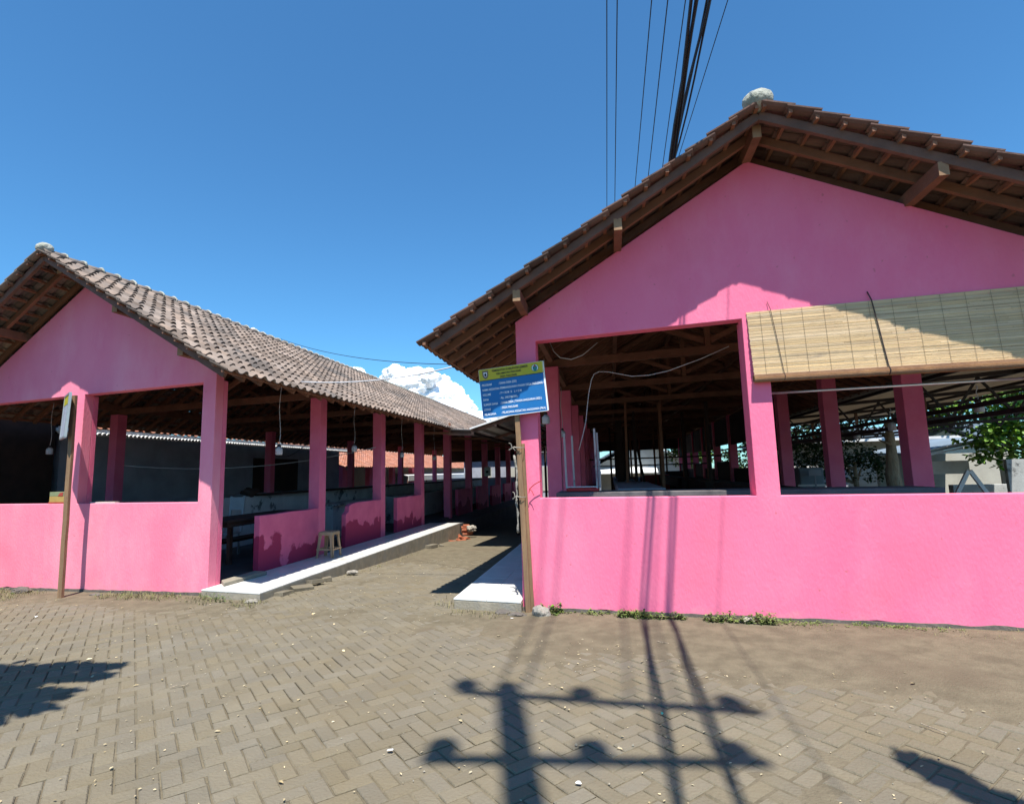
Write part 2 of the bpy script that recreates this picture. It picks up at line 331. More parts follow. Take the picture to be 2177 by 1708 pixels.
# ------------------------------------------------------------------ the two market halls
def hall(name, label, x0, x1, xa, yf, yo, zr, slope, half, col_ys, xmid, lint, gz0, gslope, tiles, openings_side, pl):
    t = thing(name, W(xa, yf, 0), label, 'market hall')
    CW = .245; ye = col_ys[-1]+1.2
    gz = lambda x: gz0-gslope*abs(x-xa)
    # front wall: one skin with two window openings
    xs = sorted([x0, x0+CW, xmid, xmid+.225, x1-CW, x1, xa]); sill = 1.25; th = .16; g = G(); zb = .03
    mid = [(a, b) for a, b in zip(xs[:-1], xs[1:])]
    def is_col(a, b): c = (a+b)/2; return c < x0+CW or c > x1-CW or xmid < c < xmid+.225
    polys = []
    for a, b in mid:
        nb = max(2, int((b-a)/.07)); bot = [(lerp(a, b, i/nb), zb+ground_z(lerp(a, b, i/nb), yf)+.03*noise.fractal(Vector((lerp(a, b, i/nb)*2.3, yf, 1)), 1, 2, 4)) for i in range(nb+1)]
        polys.append(bot+[(b, sill), (a, sill)])
        if is_col(a, b): polys.append([(a, sill), (b, sill), (b, lint), (a, lint)])
        polys.append([(a, lint), (b, lint), (b, gz(b)), (a, gz(a))])
    ids = {}; edges = {}
    def vid(p):
        k = (round(p[0], 4), round(p[1], 4))
        if k not in ids: ids[k] = len(ids)
        return ids[k]
    F = [[vid(p) for p in pl_] for pl_ in polys]; K = list(ids); nV = len(K)
    for f in F:
        for a, b in zip(f, f[1:]+f[:1]): edges[(a, b)] = 1
    vs = [W(k[0], yf, k[1]) for k in K]+[W(k[0], yf+th, k[1]) for k in K]
    fs = [tuple(f) for f in F]+[tuple(i+nV for i in f[::-1]) for f in F]
    for (a, b) in edges:
        if (b, a) not in edges: fs.append((b, a, a+nV, b+nV))
    g.add(vs, fs)
    fwl = g.build('front_wall', 'pink_deep' if xa > 0 else 'pink', t)
    bv = fwl.modifiers.new('bevel', 'BEVEL'); bv.width = .007; bv.segments = 2; bv.limit_method = 'ANGLE'; bv.angle_limit = math.radians(40)
    g = G(); nf = 60
    for i in range(nf):
        xa_, xb_ = lerp(x0, x1, i/nf), lerp(x0, x1, (i+1)/nf); q = [zb+.015+ground_z(c, yf)+.018*noise.noise(Vector((c*5, yf, 7))) for c in (xa_, xb_)]; fr = [yf-.014-.012*abs(noise.noise(Vector((c*4, yf, 2)))) for c in (xa_, xb_)]
        g.add([W(xa_, fr[0], -.4), W(xb_, fr[1], -.4), W(xb_, yf+.2, -.4), W(xa_, yf+.2, -.4), W(xa_, fr[0], q[0]), W(xb_, fr[1], q[1]), W(xb_, yf+.2, q[1]), W(xa_, yf+.2, q[0])], [(4, 5, 6, 7), (0, 1, 5, 4)])
    g.build('foundation', 'foundation', t)
    # columns
    for (a, b) in ((x0, x0+CW), (xmid, xmid+.225), (x1-CW, x1)):
        G().box(a+.001, b-.001, yf+th+.001, yf+.25, -.3, lint if a == xmid else gz(a if a < xa else b)-.14).build('column', 'pink_side', t, bevel=.008)
    ztop = zr-slope*abs(x0-xa)-.27
    for y in col_ys[1:]:
        for a in (x0, x1-CW):
            G().box(a, a+CW, y, y+CW, -.5, ztop).build('column', 'pink_side', t, bevel=.008)
    # floor and plinths
    G().box(x0+.05, x1-.05, yf+.26, ye-.3, -.5, .10).build('floor', 'floor', t)
    # timber
    sd_ = lambda x: zr-slope*abs(x-xa)           # tile plane
    for k, x in enumerate((xa, xa-half*.385, xa+half*.385, x0+CW/2, x1-CW/2)):
        top = sd_(x)-.125; y_s = yf-.62
        y_s = yf-.46 if k == 0 else yf-.57
        a = W(x, y_s, top-.06); b = W(x, ye, top-.06)
        p = G().beam(a, b, .085, .13).build('purlin', 'wood', t, bevel=.003)
        G().beam(a-V*.004, a, .083, .128).build('cut_end', 'wood_cut', p)
    nr = 0; y = yo+.13; extra = {-1: G(), 1: G()}
    while y < ye:
        for s in (-1, 1):
            a = W(xa, y, zr-.085); b = W(xa+s*(half-.07), y, zr-slope*(half-.07)-.085)
            gg = G() if nr < 90 else extra[s]
            gg.beam(a, b, .05, .085)
            if nr < 90: gg.build('rafter', 'wood_old' if y < yo+.2 else 'wood', t, bevel=.003 if nr < 12 else 0); nr += 1
        y += .40 if y > yf-.2 else .36
    for s in (-1, 1):
        if extra[s].v: e = extra[s].build('far_rafters', 'wood', t); e['kind'] = 'stuff'
    cs = math.sqrt(1+slope*slope); n = int(round(half*cs/.247)); exp = half*cs/n
    for s in (-1, 1):
        for c in range(n+1):
            dx = min(half-.02, (c*exp+.04)/cs)
            G().beam(W(xa+s*dx, yo+.02, zr-slope*dx-.024), W(xa+s*dx, ye, zr-slope*dx-.024), .034, .042).build('batten', 'wood', t)
    # trusses
    for i, y in enumerate(col_ys[1:]):
        yy = y+CW/2; zt = ztop+.065; w1_ = (x1-x0)/2
        tb = G().beam(W(x0-.12, yy, zt), W(x1+.12, yy, zt), .08, .13).build('tie_beam', 'wood', t, bevel=.003)
        G().beam(W(xa, yy, zt+.06), W(xa, yy, zr-.2), .08, .1).build('king_post', 'wood', tb)
        for s in (-1, 1):
            G().beam(W(xa+s*w1_, yy+.05, zt+.06), W(xa+s*.03, yy+.05, zr-.33), .06, .1).build('principal_rafter', 'wood', tb)
            G().beam(W(xa+s*.05, yy, zt+.15), W(xa+s*w1_*.5, yy, (zt+zr-.3)/2+.02), .06, .08).build('strut', 'wood', tb)
    # tiles, ridge
    for s in (-1, 1):
        tile_field(xa, zr, slope, half, yo, ye+.4, s, mats=tiles).build('roof_tiles', tiles, t)
    k = 0; y = yo+.04
    while y < ye:
        g = G(); prof = []; m_ = 9
        for (yy, r, dz) in ((y, .105, .0), (y+.34, .125, .012)):
            for q in range(m_):
                a = math.pi*(q/(m_-1)); g.v.append(W(xa+math.cos(a)*r*1.15, yy, zr-.045+dz+math.sin(a)*r*.85))
        for q in range(m_-1): g.f.append((q, q+1, m_+q+1, m_+q))
        y += .31; k += 1
        rc = g.build('ridge_tile', tiles, t, smooth=True)
        sm = rc.modifiers.new('s', 'SOLIDIFY'); sm.thickness = .014
        if k < 60:
            g = G(); pts = []
            for q in range(9):
                a = math.pi*(.02+.96*q/8); pts.append(W(xa+math.cos(a)*.128*1.15, y+.025+ru(-.01, .01), zr-.035+math.sin(a)*.128*.87))
            g.tube(pts, [ru(.012, .024) for _ in pts], 5).build('mortar_joint', 'mortar', t, smooth=True)
        if k >= 95: break
    # mortar finial at the front end of the ridge
    G().blob(W(xa, yo+.10, zr+.055), .125 if xa > 0 else .105, 4, .035, 1.6, (1.15, 1.0, .85), seed=xa).build('ridge_cap', 'mortar', t, smooth=True)
    return t

colsR = [6.13+2.86*i for i in range(11)]; colsL = [5.91+2.85*i for i in range(11)]
HR = hall('market_hall', 'pink open-sided market hall behind the blue sign, with a bamboo blind in its front', -1.07, 4.35, 1.62, 6.13, 5.45, 5.06, .542, 3.70, colsR, 1.447, 3.09, 4.83, .55, 'roof_tile_red', None, 0)
HL = hall('market_hall', 'pink open-sided market hall with grey weathered tiles and a raised white walkway', -11.35, -5.55, -8.42, 5.91, 5.10, 5.06, .578, 3.72, colsL, -8.50, 2.955, 4.78, .575, 'roof_tile', None, 0)

# side walls, counters
def half_wall(parent, x, y0, y1, z1, m='pink_stained', th=.11, chip=0, z0=-.35):
    g = G(); n = 14; prof = [(lerp(y0, y1, i/n), z1+.012*noise.noise(Vector((y0, i*.6, x)))) for i in range(n+1)]
    if chip: prof[0] = (y0, z1-.22); prof[1] = (prof[1][0], z1-.16); prof.insert(2, (prof[1][0]+.02, z1-.05)); prof[3] = (prof[3][0], z1-.02)
    pts = [(y0, z0)]+prof+[(y1, z0)]; N_ = len(pts)
    vs = [W(x, a, b) for a, b in pts]+[W(x-th, a, b) for a, b in pts]
    fs = [tuple(range(N_)), tuple(range(N_, 2*N_))[::-1]]+[(i, (i+1) % N_, N_+(i+1) % N_, N_+i) for i in range(N_)]
    g.add(vs, fs); return g.build('half_wall', m, parent, bevel=.006)
ys = [c for c in colsL]
half_wall(HL, -5.553, 7.0, 8.757, .98)
half_wall(HL, -5.556, 9.85, 11.607, .99, chip=1)
half_wall(HL, -5.553, 12.62, 14.457, .98)
for i in range(4, 10): half_wall(HL, -5.555, ys[i]+1.0+.2*(i % 2), ys[i+1]-.003, .97+.02*(i % 3))
for i in range(0, 10): half_wall(HL, -11.24, ys[i]+.25, ys[i+1]-.003, 1.12, 'grey_block')
for i in range(0, 10):
    half_wall(HR, -.958, colsR[i]+(1.2 if i != 0 else .9), colsR[i+1]-.003, 1.0)
    if i > 4: half_wall(HR, 4.345, colsR[i]+.25, colsR[i+1]-.003, .9, 'grey_plaster')
# central counters inside the left hall
cw = G().box(-8.33, -8.22, 7.2, 34, .10, 1.17).build('partition_wall', 'pale_plaster', HL, bevel=.008)
G().box(-8.52, -8.05, 10.2, 34, 1.17, 1.21).build('worktop', 'wood_dark', HL)
for i, (a, b) in enumerate(((11.3, 14.0), (15.0, 20), (21, 27))):
    c = G().box(-7.3, -6.75, a, b, .10, .86).build('counter', 'grey_plaster', HL, bevel=.01)
    G().box(-7.36, -6.66, a-.05, b+.05, .86, .90).build('worktop', 'grey_plaster', c)
G().box(-11.05, -8.75, 7.35, 8.3, 1.10, 1.17).build('ledge', 'grey_plaster', HL, bevel=.006)
G().box(-11.0, -8.9, 7.9, 8.25, .10, 1.10).build('counter', 'grey_block', HL)
# counters inside the right hall
c = G().box(-.70, 3.35, 6.75, 7.35, 1.10, 1.285).build('ledge', 'ledge', HR, bevel=.008)
G().box(-.60, 3.9, 6.85, 7.30, .10, 1.10).build('counter', 'grey_block', HR)
for i, (a, b) in enumerate(((9.2, 14), (15.2, 20), (21, 26), (27, 33))):
    G().box(.1, .85, a, b, .85, 1.24 if i == 0 else 1.15).build('counter', 'grey_block', HR)
    G().box(2.4, 3.0, a, b, .85, 1.2).build('counter', 'wood_dark', HR)
# bare timber props in the far part of the right hall
for i, (x, y, lean) in enumerate(((.30, 19, 0), (.75, 17, 0), (1.35, 15, .0), (1.3, 20, .5), (1.9, 22, 0), (2.3, 18, 0), (2.0, 26, 0), (1.2, 28, 0), (3.0, 24, 0), (2.6, 15.5, 0), (3.3, 20, 0), (2.9, 30, 0), (.9, 25, 0), (3.5, 27, 0), (1.6, 31, 0), (.0, 23, 0))):
    G().beam(W(x, y, .1), W(x-lean, y, 3.3), .08, .08).build('prop', 'wood_dark' if i % 2 else 'wood', HR)
G().beam(W(.395, 14.83, .1), W(.455, 14.83, 3.5), .06, .06).build('prop', 'wood', HR)
G().box(-1.2, 4.5, 34.9, 34.96, 2.72, 4.6).build('end_boarding', 'wood_dark', HR)
for i in range(3, 10):  # dark sheets added so the gaps between the far columns look dark
    a = colsR[i]+.26; b = colsR[i+1]-.01
    G().box(4.18, 4.24, a, b, .9, 1.75 if i % 2 else 1.5).build('added_dark_screen', 'wood_dark', HR)
    G().box(4.16, 4.22, a, b, 2.25+.05*(i % 3), 3.3).build('added_upper_screen', 'wood_dark', HR)
for i, (x, y, w_, h_) in enumerate(((.0, 31, 1.4, 1.15), (1.6, 29, 1.3, 1.25), (3.0, 32, 1.0, 1.4), (.9, 33.5, 2.6, 1.1))):
    G().box(x, x+w_, y, y+.8, .1, h_).build('stall', ('wood', 'red_lam', 'wood_dark', 'grey_block')[i], HR)
for i in range(4, 10): G().box(.2+.3*(i % 2), .42+.3*(i % 2), 7+2.9*i, 7.2+2.9*i, .1, 3.2).build('inner_post', 'wood_dark', HR)
for z, y in ((1.95, 21), (1.72, 25)):
    G().beam(W(-.8, y, z), W(4.1, y, z), .05, .05).build('rail', 'wood_dark', HR)
# thin pipe across the right window
tag(G().tube([W(1.5, 6.36, 2.31), W(4.3, 6.36, 2.29)], .013, 8).build('pipe', 'alu', smooth=True), 'thin grey pipe stretched across the right window under the bamboo blind', 'pipe')

G().box(-11.6, -5.3, 35.2, 35.26, 2.35, 4.4).build('end_boarding', 'wood_dark', HL)
G().box(-11.3, -5.6, 35.3, 35.4, -.4, 1.25).build('end_wall', 'grey_block', HL)
# raised walkways
t = thing('walkway', W(-5, 5.9, 0), 'raised white tiled walkway along the open side of the left hall', 'walkway')
G().box(-5.553, -4.56, 5.80, 15.2, -.5, .088).build('kerb', 'concrete', t, bevel=.008)
g = G(); y = 5.795
while y < 15.2:
    for x in (-5.552, -5.055):
        g.box(x+.002, min(x+.495, -4.555), y+.002, min(y+.495, 15.2), .089, .106+ru(-.001, .001))
    y += .5
g.build('floor_tiles', 'tile_white', t, bevel=.002)
g = G(); g.hexa([W(*p) for p in ((-5.54, 6.17, .107), (-5.36, 6.02, .107), (-5.30, 6.9, .107), (-5.54, 6.9, .107), (-5.54, 6.17, .16), (-5.36, 6.02, .16), (-5.30, 6.9, .16), (-5.54, 6.9, .16))])
g.build('step', 'concrete', t, bevel=.01)
G().box(-5.553, -4.62, 15.25, 34, -.6, .06).build('rear_kerb', 'floor', t)
t = thing('walkway', W(-1.5, 6.2, 0), 'raised white tiled walkway beside the corner post of the right hall', 'walkway')
G().box(-1.90, -1.073, 6.03, 22, -.6, .100).build('kerb', 'concrete', t, bevel=.012)
g = G(); y = 6.025
while y < 22:
    for x in (-1.905, -1.49):
        g.box(x+.002, x+.413, y+.002, min(y+.413, 22), .101, .120+ru(-.001, .001))
    y += .415
g.build('floor_tiles', 'tile_white', t, bevel=.002)

# ------------------------------------------------------------------ bamboo blind
t = thing('bamboo_blind', W(1.5, 6.0, 2.4), 'long split-bamboo roller blind hanging half open over the right window', 'blind')
g = G(); zt, zb_ = 3.145, 2.47; n = 66
for i in range(n):
    z = lerp(zt, zb_, i/n); f = i/n; yy = 6.118-.05*f; x = 1.492+ru(-.004, .004)+.015*f
    while x < 4.42:
        L_ = ru(.7, 2.4); x2 = min(x+L_, 4.42+ru(0, .02)); dz = .0*x
        a = W(x, yy+ru(-.002, .002), z-.018*(x-1.5)+ru(-.0008, .0008)); b = W(x2-.002, yy+ru(-.002, .002), z-.018*(x2-1.5)+ru(-.0008, .0008))
        g.beam(a, b, .004, .0088); x = x2
g.build('slats', 'bamboo', t)
for k in range(15):
    x = 1.62+.195*k
    if x > 4.4: break
    gg = G().tube([W(x, 6.112-.05*f-.003, lerp(zt, zb_, f)-.018*(x-1.5)) for f in (0, .5, 1)], .0012, 4); gg.build('thread', 'thread', t)
pts = []
for i in range(60):
    a = i*.42; r = .052-.0007*i
    pts.append((math.cos(a)*r, math.sin(a)*r))
g = G()
for i in range(26):
    a = i/26*2*math.pi
    g.beam(W(1.50, 6.070+math.cos(a)*.036, zb_-.035+math.sin(a)*.036), W(4.42, 6.070+math.cos(a)*.036, zb_-.035-.052+math.sin(a)*.036), .009, .010)
g.build('roll', 'bamboo_brown', t)
for x, r in ((2.62, .0055), (1.72, .003), (4.25, .0055)):
    zo = -.018*(x-1.5)
    g = G().tube([W(x-.02, 6.12, zt+.10+zo), W(x, 6.10, zt+zo+.01), W(x+.03, 6.08, zt-.3+zo), W(x+.06, 6.055, zb_+.02+zo), W(x+.06, 6.022, zb_-.035+zo), W(x+.055, 6.05, zb_-.075+zo)], r, 6)
    g.build('pull_cord', 'cord', t, smooth=True)

# ------------------------------------------------------------------ information sign and its posts
def text_mesh(body, size, width, parent, m, origin, ux, uz, nrm, align='LEFT', name='lettering'):
    cu = bpy.data.curves.new('t', 'FONT'); cu.body = body; cu.size = size; cu.align_x = align; cu.offset = size*.018; cu.resolution_u = 3
    o = bpy.data.objects.new('t', cu); COL.objects.link(o); bpy.context.view_layer.update()
    me = bpy.data.meshes.new_from_object(o.evaluated_get(bpy.context.evaluated_depsgraph_get())); bpy.data.objects.remove(o)
    xs_ = [v.co.x for v in me.vertices]; span = max(xs_)-min(xs_); k = width/span if width else 1.0
    g = G(); g.v = [origin+ux*(v.co.x*k)+uz*v.co.y+nrm*.0 for v in me.vertices]; g.f = [tuple(p.vertices) for p in me.polygons]
    return g.build(name, m, parent)
tl, tr, br, bl = W(-1.527, 6.0, 2.774), W(-.727, 6.0, 2.815), W(-.681, 6.0, 2.238), W(-1.478, 6.0, 2.187)
t = thing('information_sign', W(-1.02, 5.97, 0), 'blue and yellow project sign board on a wooden post at the alley corner', 'sign')
g = G(); bk = V*.012
g.hexa([bl+bk, br+bk, br, bl, tl+bk, tr+bk, tr, tl][0:8]) if False else g.add([bl, br, tr, tl, bl+bk, br+bk, tr+bk, tl+bk], [(0, 1, 2, 3), (7, 6, 5, 4), (0, 4, 5, 1), (1, 5, 6, 2), (2, 6, 7, 3), (3, 7, 4, 0)])
board = g.build('board', 'blue', t)
def S2(u, v, d=.002):                       # u, v in 0..1 over the board, v down
    a = tl.lerp(tr, u); b = bl.lerp(br, u); return a.lerp(b, v)-V*d
def patch(pts, m, name, d=.002, parent=None):
    g = G(); n = len(pts); g.add([S2(u, v, d) for u, v in pts]+[S2(u, v, d-.0018) for u, v in pts], [tuple(range(n)), tuple(range(n, 2*n))[::-1]]+[(i, (i+1) % n, n+(i+1) % n, n+i) for i in range(n)]); return g.build(name, m, parent or board)
patch([(0, 0), (1, 0), (1, .225), (0, .225)], 'yellow', 'header_panel')
patch([(0, .227), (1, .227), (1, .236), (0, .236)], 'ink', 'divider')
g = G()
for a, b in (((0, 0), (1, 0)), ((1, 0), (1, 1)), ((1, 1), (0, 1)), ((0, 1), (0, 0))): g.beam(S2(*a, -.006), S2(*b, -.006), *((.018, .014) if a == (1, 0) else (.006, .012)), V)
g.build('frame', 'white_paint', t)
uxh = (tr-tl).normalized(); uzh = (tl-bl).normalized(); nn = -V; BW = (tr-tl).length; BH = (tl-bl).length
def line(s, u, v, wd, size, m, al='LEFT'): text_mesh(s, size, wd*BW if wd else None, board, M[m], S2(u, v, .005), uxh, uzh, nn, al)
line('PEMERINTAH KABUPATEN JEMBER', .49, .075, .56, .034, 'ink', 'CENTER')
line('KECAMATAN PAKUSARI', .47, .145, .38, .034, 'ink', 'CENTER')
line('DESA PAKUSARI', .46, .212, .26, .034, 'ink', 'CENTER')
rows = (('PROGRAM', .155, ': DANA DESA (DD)', .28), ('NAMA KEGIATAN', .265, ': PEMBANGUNAN PASAR DESA PAKUSARI 1', .69), ('VOLUME', .13, ': P = 30 M  X   L = 5 M', .34), ('DANA', .085, ': Rp. 248.508.000,-', .28),
        ('SUMBER DANA', .225, ': DANA DESA ( TAHUN ANGGARAN 2025 )', .63), ('LOKASI', .10, ': DESA PAKUSARI', .26), ('PELAKSANA', .18, ': PELAKSANA KEGIATAN ANGGARAN (PKA)', .67))
for i, (a, wa, b, wb) in enumerate(rows):
    v = .345+i*.1; line(a, .03, v, wa, .036, 'sign_white'); line(b, .295, v, wb, .036, 'sign_white')
# emblems
sh = [(.055, .03), (.15, .03), (.15, .13), (.135, .175), (.1025, .205), (.07, .175), (.055, .13)]
patch(sh, 'shield', 'shield_emblem', .004)
patch([(.1025+(u-.1025)*.55, .11+(v-.11)*.55) for u, v in sh], 'sign_white', 'emblem_inset', .006)
patch([(.1025+.018*math.cos(a*.785), .115+.035*math.sin(a*.785)) for a in range(8)], 'ink', 'emblem_centre', .008)
def disc(cu, cv, r, m, nm, d, n=24, drop=0): patch([(cu+r*math.cos(2*math.pi*a/n), cv+r*BW/BH*math.sin(2*math.pi*a/n)*(1+drop*(math.sin(2*math.pi*a/n) > .3))) for a in range(n)], m, nm, d)
disc(.875, .115, .053, 'teal', 'round_emblem', .004); disc(.875, .115, .046, 'sign_white', 'emblem_ring', .006); disc(.875, .112, .034, 'teal', 'emblem_drop', .008, 24, .5); disc(.875, .075, .014, 'emblem_red', 'emblem_dot', .010)
def plank(g, a, b, w_, d_, n=10, jit=.003):
    a = Vector(a); b = Vector(b); o = len(g.v)
    for i in range(n+1):
        p = a.lerp(b, i/n); jx = ru(-jit, jit); jy = ru(-jit, jit)
        for (sx, sy) in ((-1, -1), (1, -1), (1, 1), (-1, 1)): g.v.append(p+U*(sx*w_/2+jx)+V*(sy*d_/2+jy))
    for i in range(n):
        for k in range(4): q = o+i*4; g.f.append((q+k, q+(k+1) % 4, q+4+(k+1) % 4, q+4+k))
    g.f.append((o, o+3, o+2, o+1)); q = o+n*4; g.f.append((q, q+1, q+2, q+3)); return g
plank(G(), W(-.992, 6.055, -.15), W(-1.075, 6.055, 2.5), .06, .04).build('post', 'post_wood', t, bevel=.003)
plank(G(), W(-.95, 6.095, -.15), W(-1.015, 6.095, 1.88), .045, .03).build('rear_stake', 'post_wood', t, bevel=.003)
g = G()
for z, ln in ((1.83, .13), (1.27, .10)):
    base = W(-1.04, 6.02, z)
    g.tube([base, base-U*ln*.5-V*.03+ZV*.01, base-U*ln+ZV*(-.02)], .007, 5); g.tube([base-U*ln*.7, base-U*ln*.8+ZV*.05, base-U*ln*1.0+ZV*.06], .005, 5); g.tube([base-U*ln*.6, base-U*ln*.4-ZV*.03-V*.02], .005, 5)
    g.tube([base+V*.01-U*.04, base-V*.015, base+U*.05, base+U*.05+V*.06], .004, 5)
g.build('rope_tie', 'stone', t)
g = G(); p = W(-1.11, 6.03, 1.75)
pts = [p]
for i in range(16): pts.append(pts[-1]+Vector((ru(-.012, .012), ru(-.01, .01), -.055)))
g.tube(pts, [ru(.006, .017) for _ in pts], 6).build('dangling_rag', 'stone', t, smooth=True)
g = G(); p = W(-.94, 6.06, 1.36)
g.tube([p, p+U*.06+ZV*.05, p+U*.14+ZV*.09], .005, 4); g.tube([p, p+U*.03-ZV*.03, p+U*.05-ZV*.08], .004, 4); g.tube([p, p-ZV*.05-U*.01], .004, 4)
g.build('wire_stub', 'emblem_red', t)

# second sign, seen edge-on, in front of the left hall
t = thing('side_sign', W(-7.9, 5.5, 0), 'narrow edge-on sign with a silver frame on a wooden post before the left hall', 'sign')
N0 = W(-7.865, 5.36, 2.235); dr = (W(-8.36, 5.62, 0)-W(-7.865, 5.36, 0)).normalized(); lean = Vector((.035, 0, .64))*1.0; dp = dr*.52
nr_ = Vector((dr.y, -dr.x, 0))
g = G(); th_ = nr_*.012; g.add([N0, N0+dp, N0+dp+lean, N0+lean, N0+th_, N0+dp+th_, N0+dp+lean+th_, N0+lean+th_], [(0, 1, 2, 3), (7, 6, 5, 4), (0, 4, 5, 1), (1, 5, 6, 2), (2, 6, 7, 3), (3, 7, 4, 0)])
sb = g.build('board', 'grey_block', t)
for sgn, nm in ((-1, 'header_panel'),):
    for off in (-.003, .013):
        o_ = nr_*off; g = G(); A = N0+lean*.77+o_; g.add([A, A+dp, A+dp+lean*.23, A+lean*.23], [(0, 1, 2, 3)]); g.build('header_panel', 'yellow', sb)
g = G(); c_ = nr_*.006
g.beam(N0+c_, N0+lean+c_, .034, .03, dr); g.beam(N0+dp+c_, N0+dp+lean+c_, .03, .03, dr); g.beam(N0+c_, N0+dp+c_, .03, .03); g.beam(N0+lean+c_, N0+dp+lean+c_, .03, .03); g.build('frame', 'alu', t)
plank(G(), W(-7.885, 5.50, -.2), W(-7.925, 5.50, 2.86), .085, .045).build('post', 'post_wood', t, bevel=.003)

# ------------------------------------------------------------------ hanging lamps in milky jars
def lamp(loc, cord, label, group='jar lamps hanging under the eaves'):
    p = W(*loc); t = thing('hanging_lamp', p, label, 'lamp', group)
    r = .058
    G().lathe(p, [(r*.8, -.065), (r, -.055), (r, .03), (r*.88, .05), (r*.5, .062), (r*.45, .072)], 16).build('jar', 'jar', t, smooth=True)
    G().lathe(p, [(r*.42, .073), (r*.5, .075), (r*.5, .10), (r*.25, .112)], 12).build('cap', 'cord', t, smooth=True)
    pts = [p+ZV*(.11+(cord-.11)*i/8)+U*(.012*math.sin(i*1.1)*(i < 8))+V*.01*math.sin(i*.9) for i in range(9)]
    G().tube(pts, .0055, 5).build('cord', 'white_cable', t, smooth=True)
    return t
lamp((-5.67, 7.61, 2.02), 1.24, 'white jar lamp on a cord in the first open bay of the left hall')
lamp((-5.67, 10.40, 2.17), 1.06, 'white jar lamp on a cord in the second open bay of the left hall')
lamp((-5.67, 13.21, 2.10), 1.12, 'white jar lamp on a cord in the third open bay of the left hall')
lamp((-5.67, 15.99, 2.08), 1.12, 'small white jar lamp on a cord in the fourth open bay of the left hall')
lamp((-11.2, 7.35, 2.22), 1.05, 'white jar lamp hanging in the left front window above the carton')
lamp((-.95, 8.0, 2.33), .95, 'white jar lamp just right of the blue sign beside a pink column')
lamp((-.93, 10.6, 2.28), .95, 'dim jar lamp hanging deeper behind the second inner column of the right hall')
for (x, y, z, lb) in ((4.55, 10.4, 2.12, 'white jar lamp under the corrugated canopy, right of the thick pink inner column'), (4.9, 8.9, 2.24, 'white jar lamp under the corrugated canopy, nearest the right edge'), (4.9, 12.6, 2.1, 'white jar lamp under the canopy between the two pink inner columns')):
    lamp((x, y, z), .3, lb, 'jar lamps under the steel canopy')

# ------------------------------------------------------------------ cables and overhead wires
def sag(a, b, s, n=24):
    a = Vector(a); b = Vector(b); return [a.lerp(b, i/n)-ZV*s*4*(i/n)*(1-i/n) for i in range(n+1)]
tag(G().tube(sag(W(-4.72, 6.85, 3.03), W(-2.08, 7.15, 3.12), .10), .010, 6).build('cable', 'white_cable', smooth=True), 'white cable strung from the left eave across the alley to the right eave', 'cable')
tag(G().tube(sag(W(-8.35, 11.1, 5.13), W(-2.0, 7.6, 3.2), .18), .006, 5).build('cable', 'rubber', smooth=True), 'thin dark cable from the left ridge down to the right eave', 'cable')
pts = [(1.55, 7.3, 3.05), (1.2, 7.3, 2.92), (.79, 7.3, 2.80), (.55, 7.3, 2.765), (.33, 7.3, 2.77), (.15, 7.3, 2.82), (.02, 7.3, 2.855), (-.10, 7.3, 2.87), (-.17, 7.3, 2.84), (-.21, 7.3, 2.76), (-.25, 7.3, 2.6), (-.28, 7.3, 2.41), (-.31, 7.3, 2.2), (-.35, 7.3, 2.05), (-.42, 7.3, 1.82)]
tag(G().tube([W(*p) for p in pts], .006, 6).build('cable', 'white_cable', smooth=True), 'loose white cord looping down inside the right hall window', 'cable')
tag(G().tube([W(*p) for p in [(-.75, 7.0, 3.3), (-.68, 6.9, 3.12), (-.60, 6.9, 3.03), (-.45, 6.9, 2.99), (-.3, 6.9, 3.03), (-.1, 7.0, 3.2)]], .006, 6).build('cable', 'white_cable', smooth=True), 'short white cable drooping under the rafters at the top left of the right window', 'cable')
tag(G().tube(sag(W(-11.2, 9.0, 1.95), W(-5.7, 11.6, 2.25), .25), .008, 5).build('cable', 'white_cable', smooth=True), 'white cable sagging between columns inside the left hall', 'cable')
tag(G().tube(sag(W(-11.0, 14.6, 2.3), W(-5.7, 9.0, 2.5), .22), .008, 5).build('cable', 'rubber', smooth=True), 'dark cable sagging across the inside of the left hall', 'cable')
def wire(ratio_a, ratio_b, Z, r, label, m='rubber', nbun=1, spread=.03):
    g = G(); hz = Z-H
    ya, yb = 1.1*hz, 1.75*hz
    for q in range(nbun):
        ph = q*2.1; pts = []
        for i in range(90):
            y = -1.09+i*.62; f = (y-ya)/(yb-ya); x = (ratio_a+(ratio_b-ratio_a)*max(-.6, min(f, 2.2)))*hz
            wob = spread*(math.sin(y*.6+ph)+.4*math.sin(y*1.7+ph*2)) if nbun > 1 else 0
            wz = spread*(math.cos(y*.5+ph*1.3)) if nbun > 1 else 0
            pts.append(W(x+wob, y, Z+.35*((y-12)/30)**2+wz))
        g.tube(pts, r, 5)
    return tag(g.build('overhead_cable_bundle' if nbun > 1 else 'overhead_wire', m, smooth=True), label, 'overhead cable', 'overhead wires above the right hall')
wire(.0400, .0350, 11.6, .013, 'leftmost thin overhead wire running straight up the sky')
wire(.0625, .0630, 11.6, .014, 'second overhead wire from the left, close beside the leftmost one')
wire(.1365, .1350, 11.4, .013, 'third overhead wire from the left, alone over the roof slope')
wire(.1710, .1765, 11.5, .014, 'fourth overhead wire from the left, before the thick black bundle')
wire(.2090, .2200, 9.4, .010, 'thin overhead wire skirting the left side of the thick black bundle')
wire(.2290, .2470, 5.55, .0125, 'thick black bundle of overhead cables', nbun=9, spread=.026)
wire(.2620, .2530, 6.1, .012, 'looser bundle of overhead cables right of the thick black one', nbun=4, spread=.026)
wire(.3060, .2680, 7.0, .006, 'rightmost and thinnest overhead wire, slanting away from the bundle')

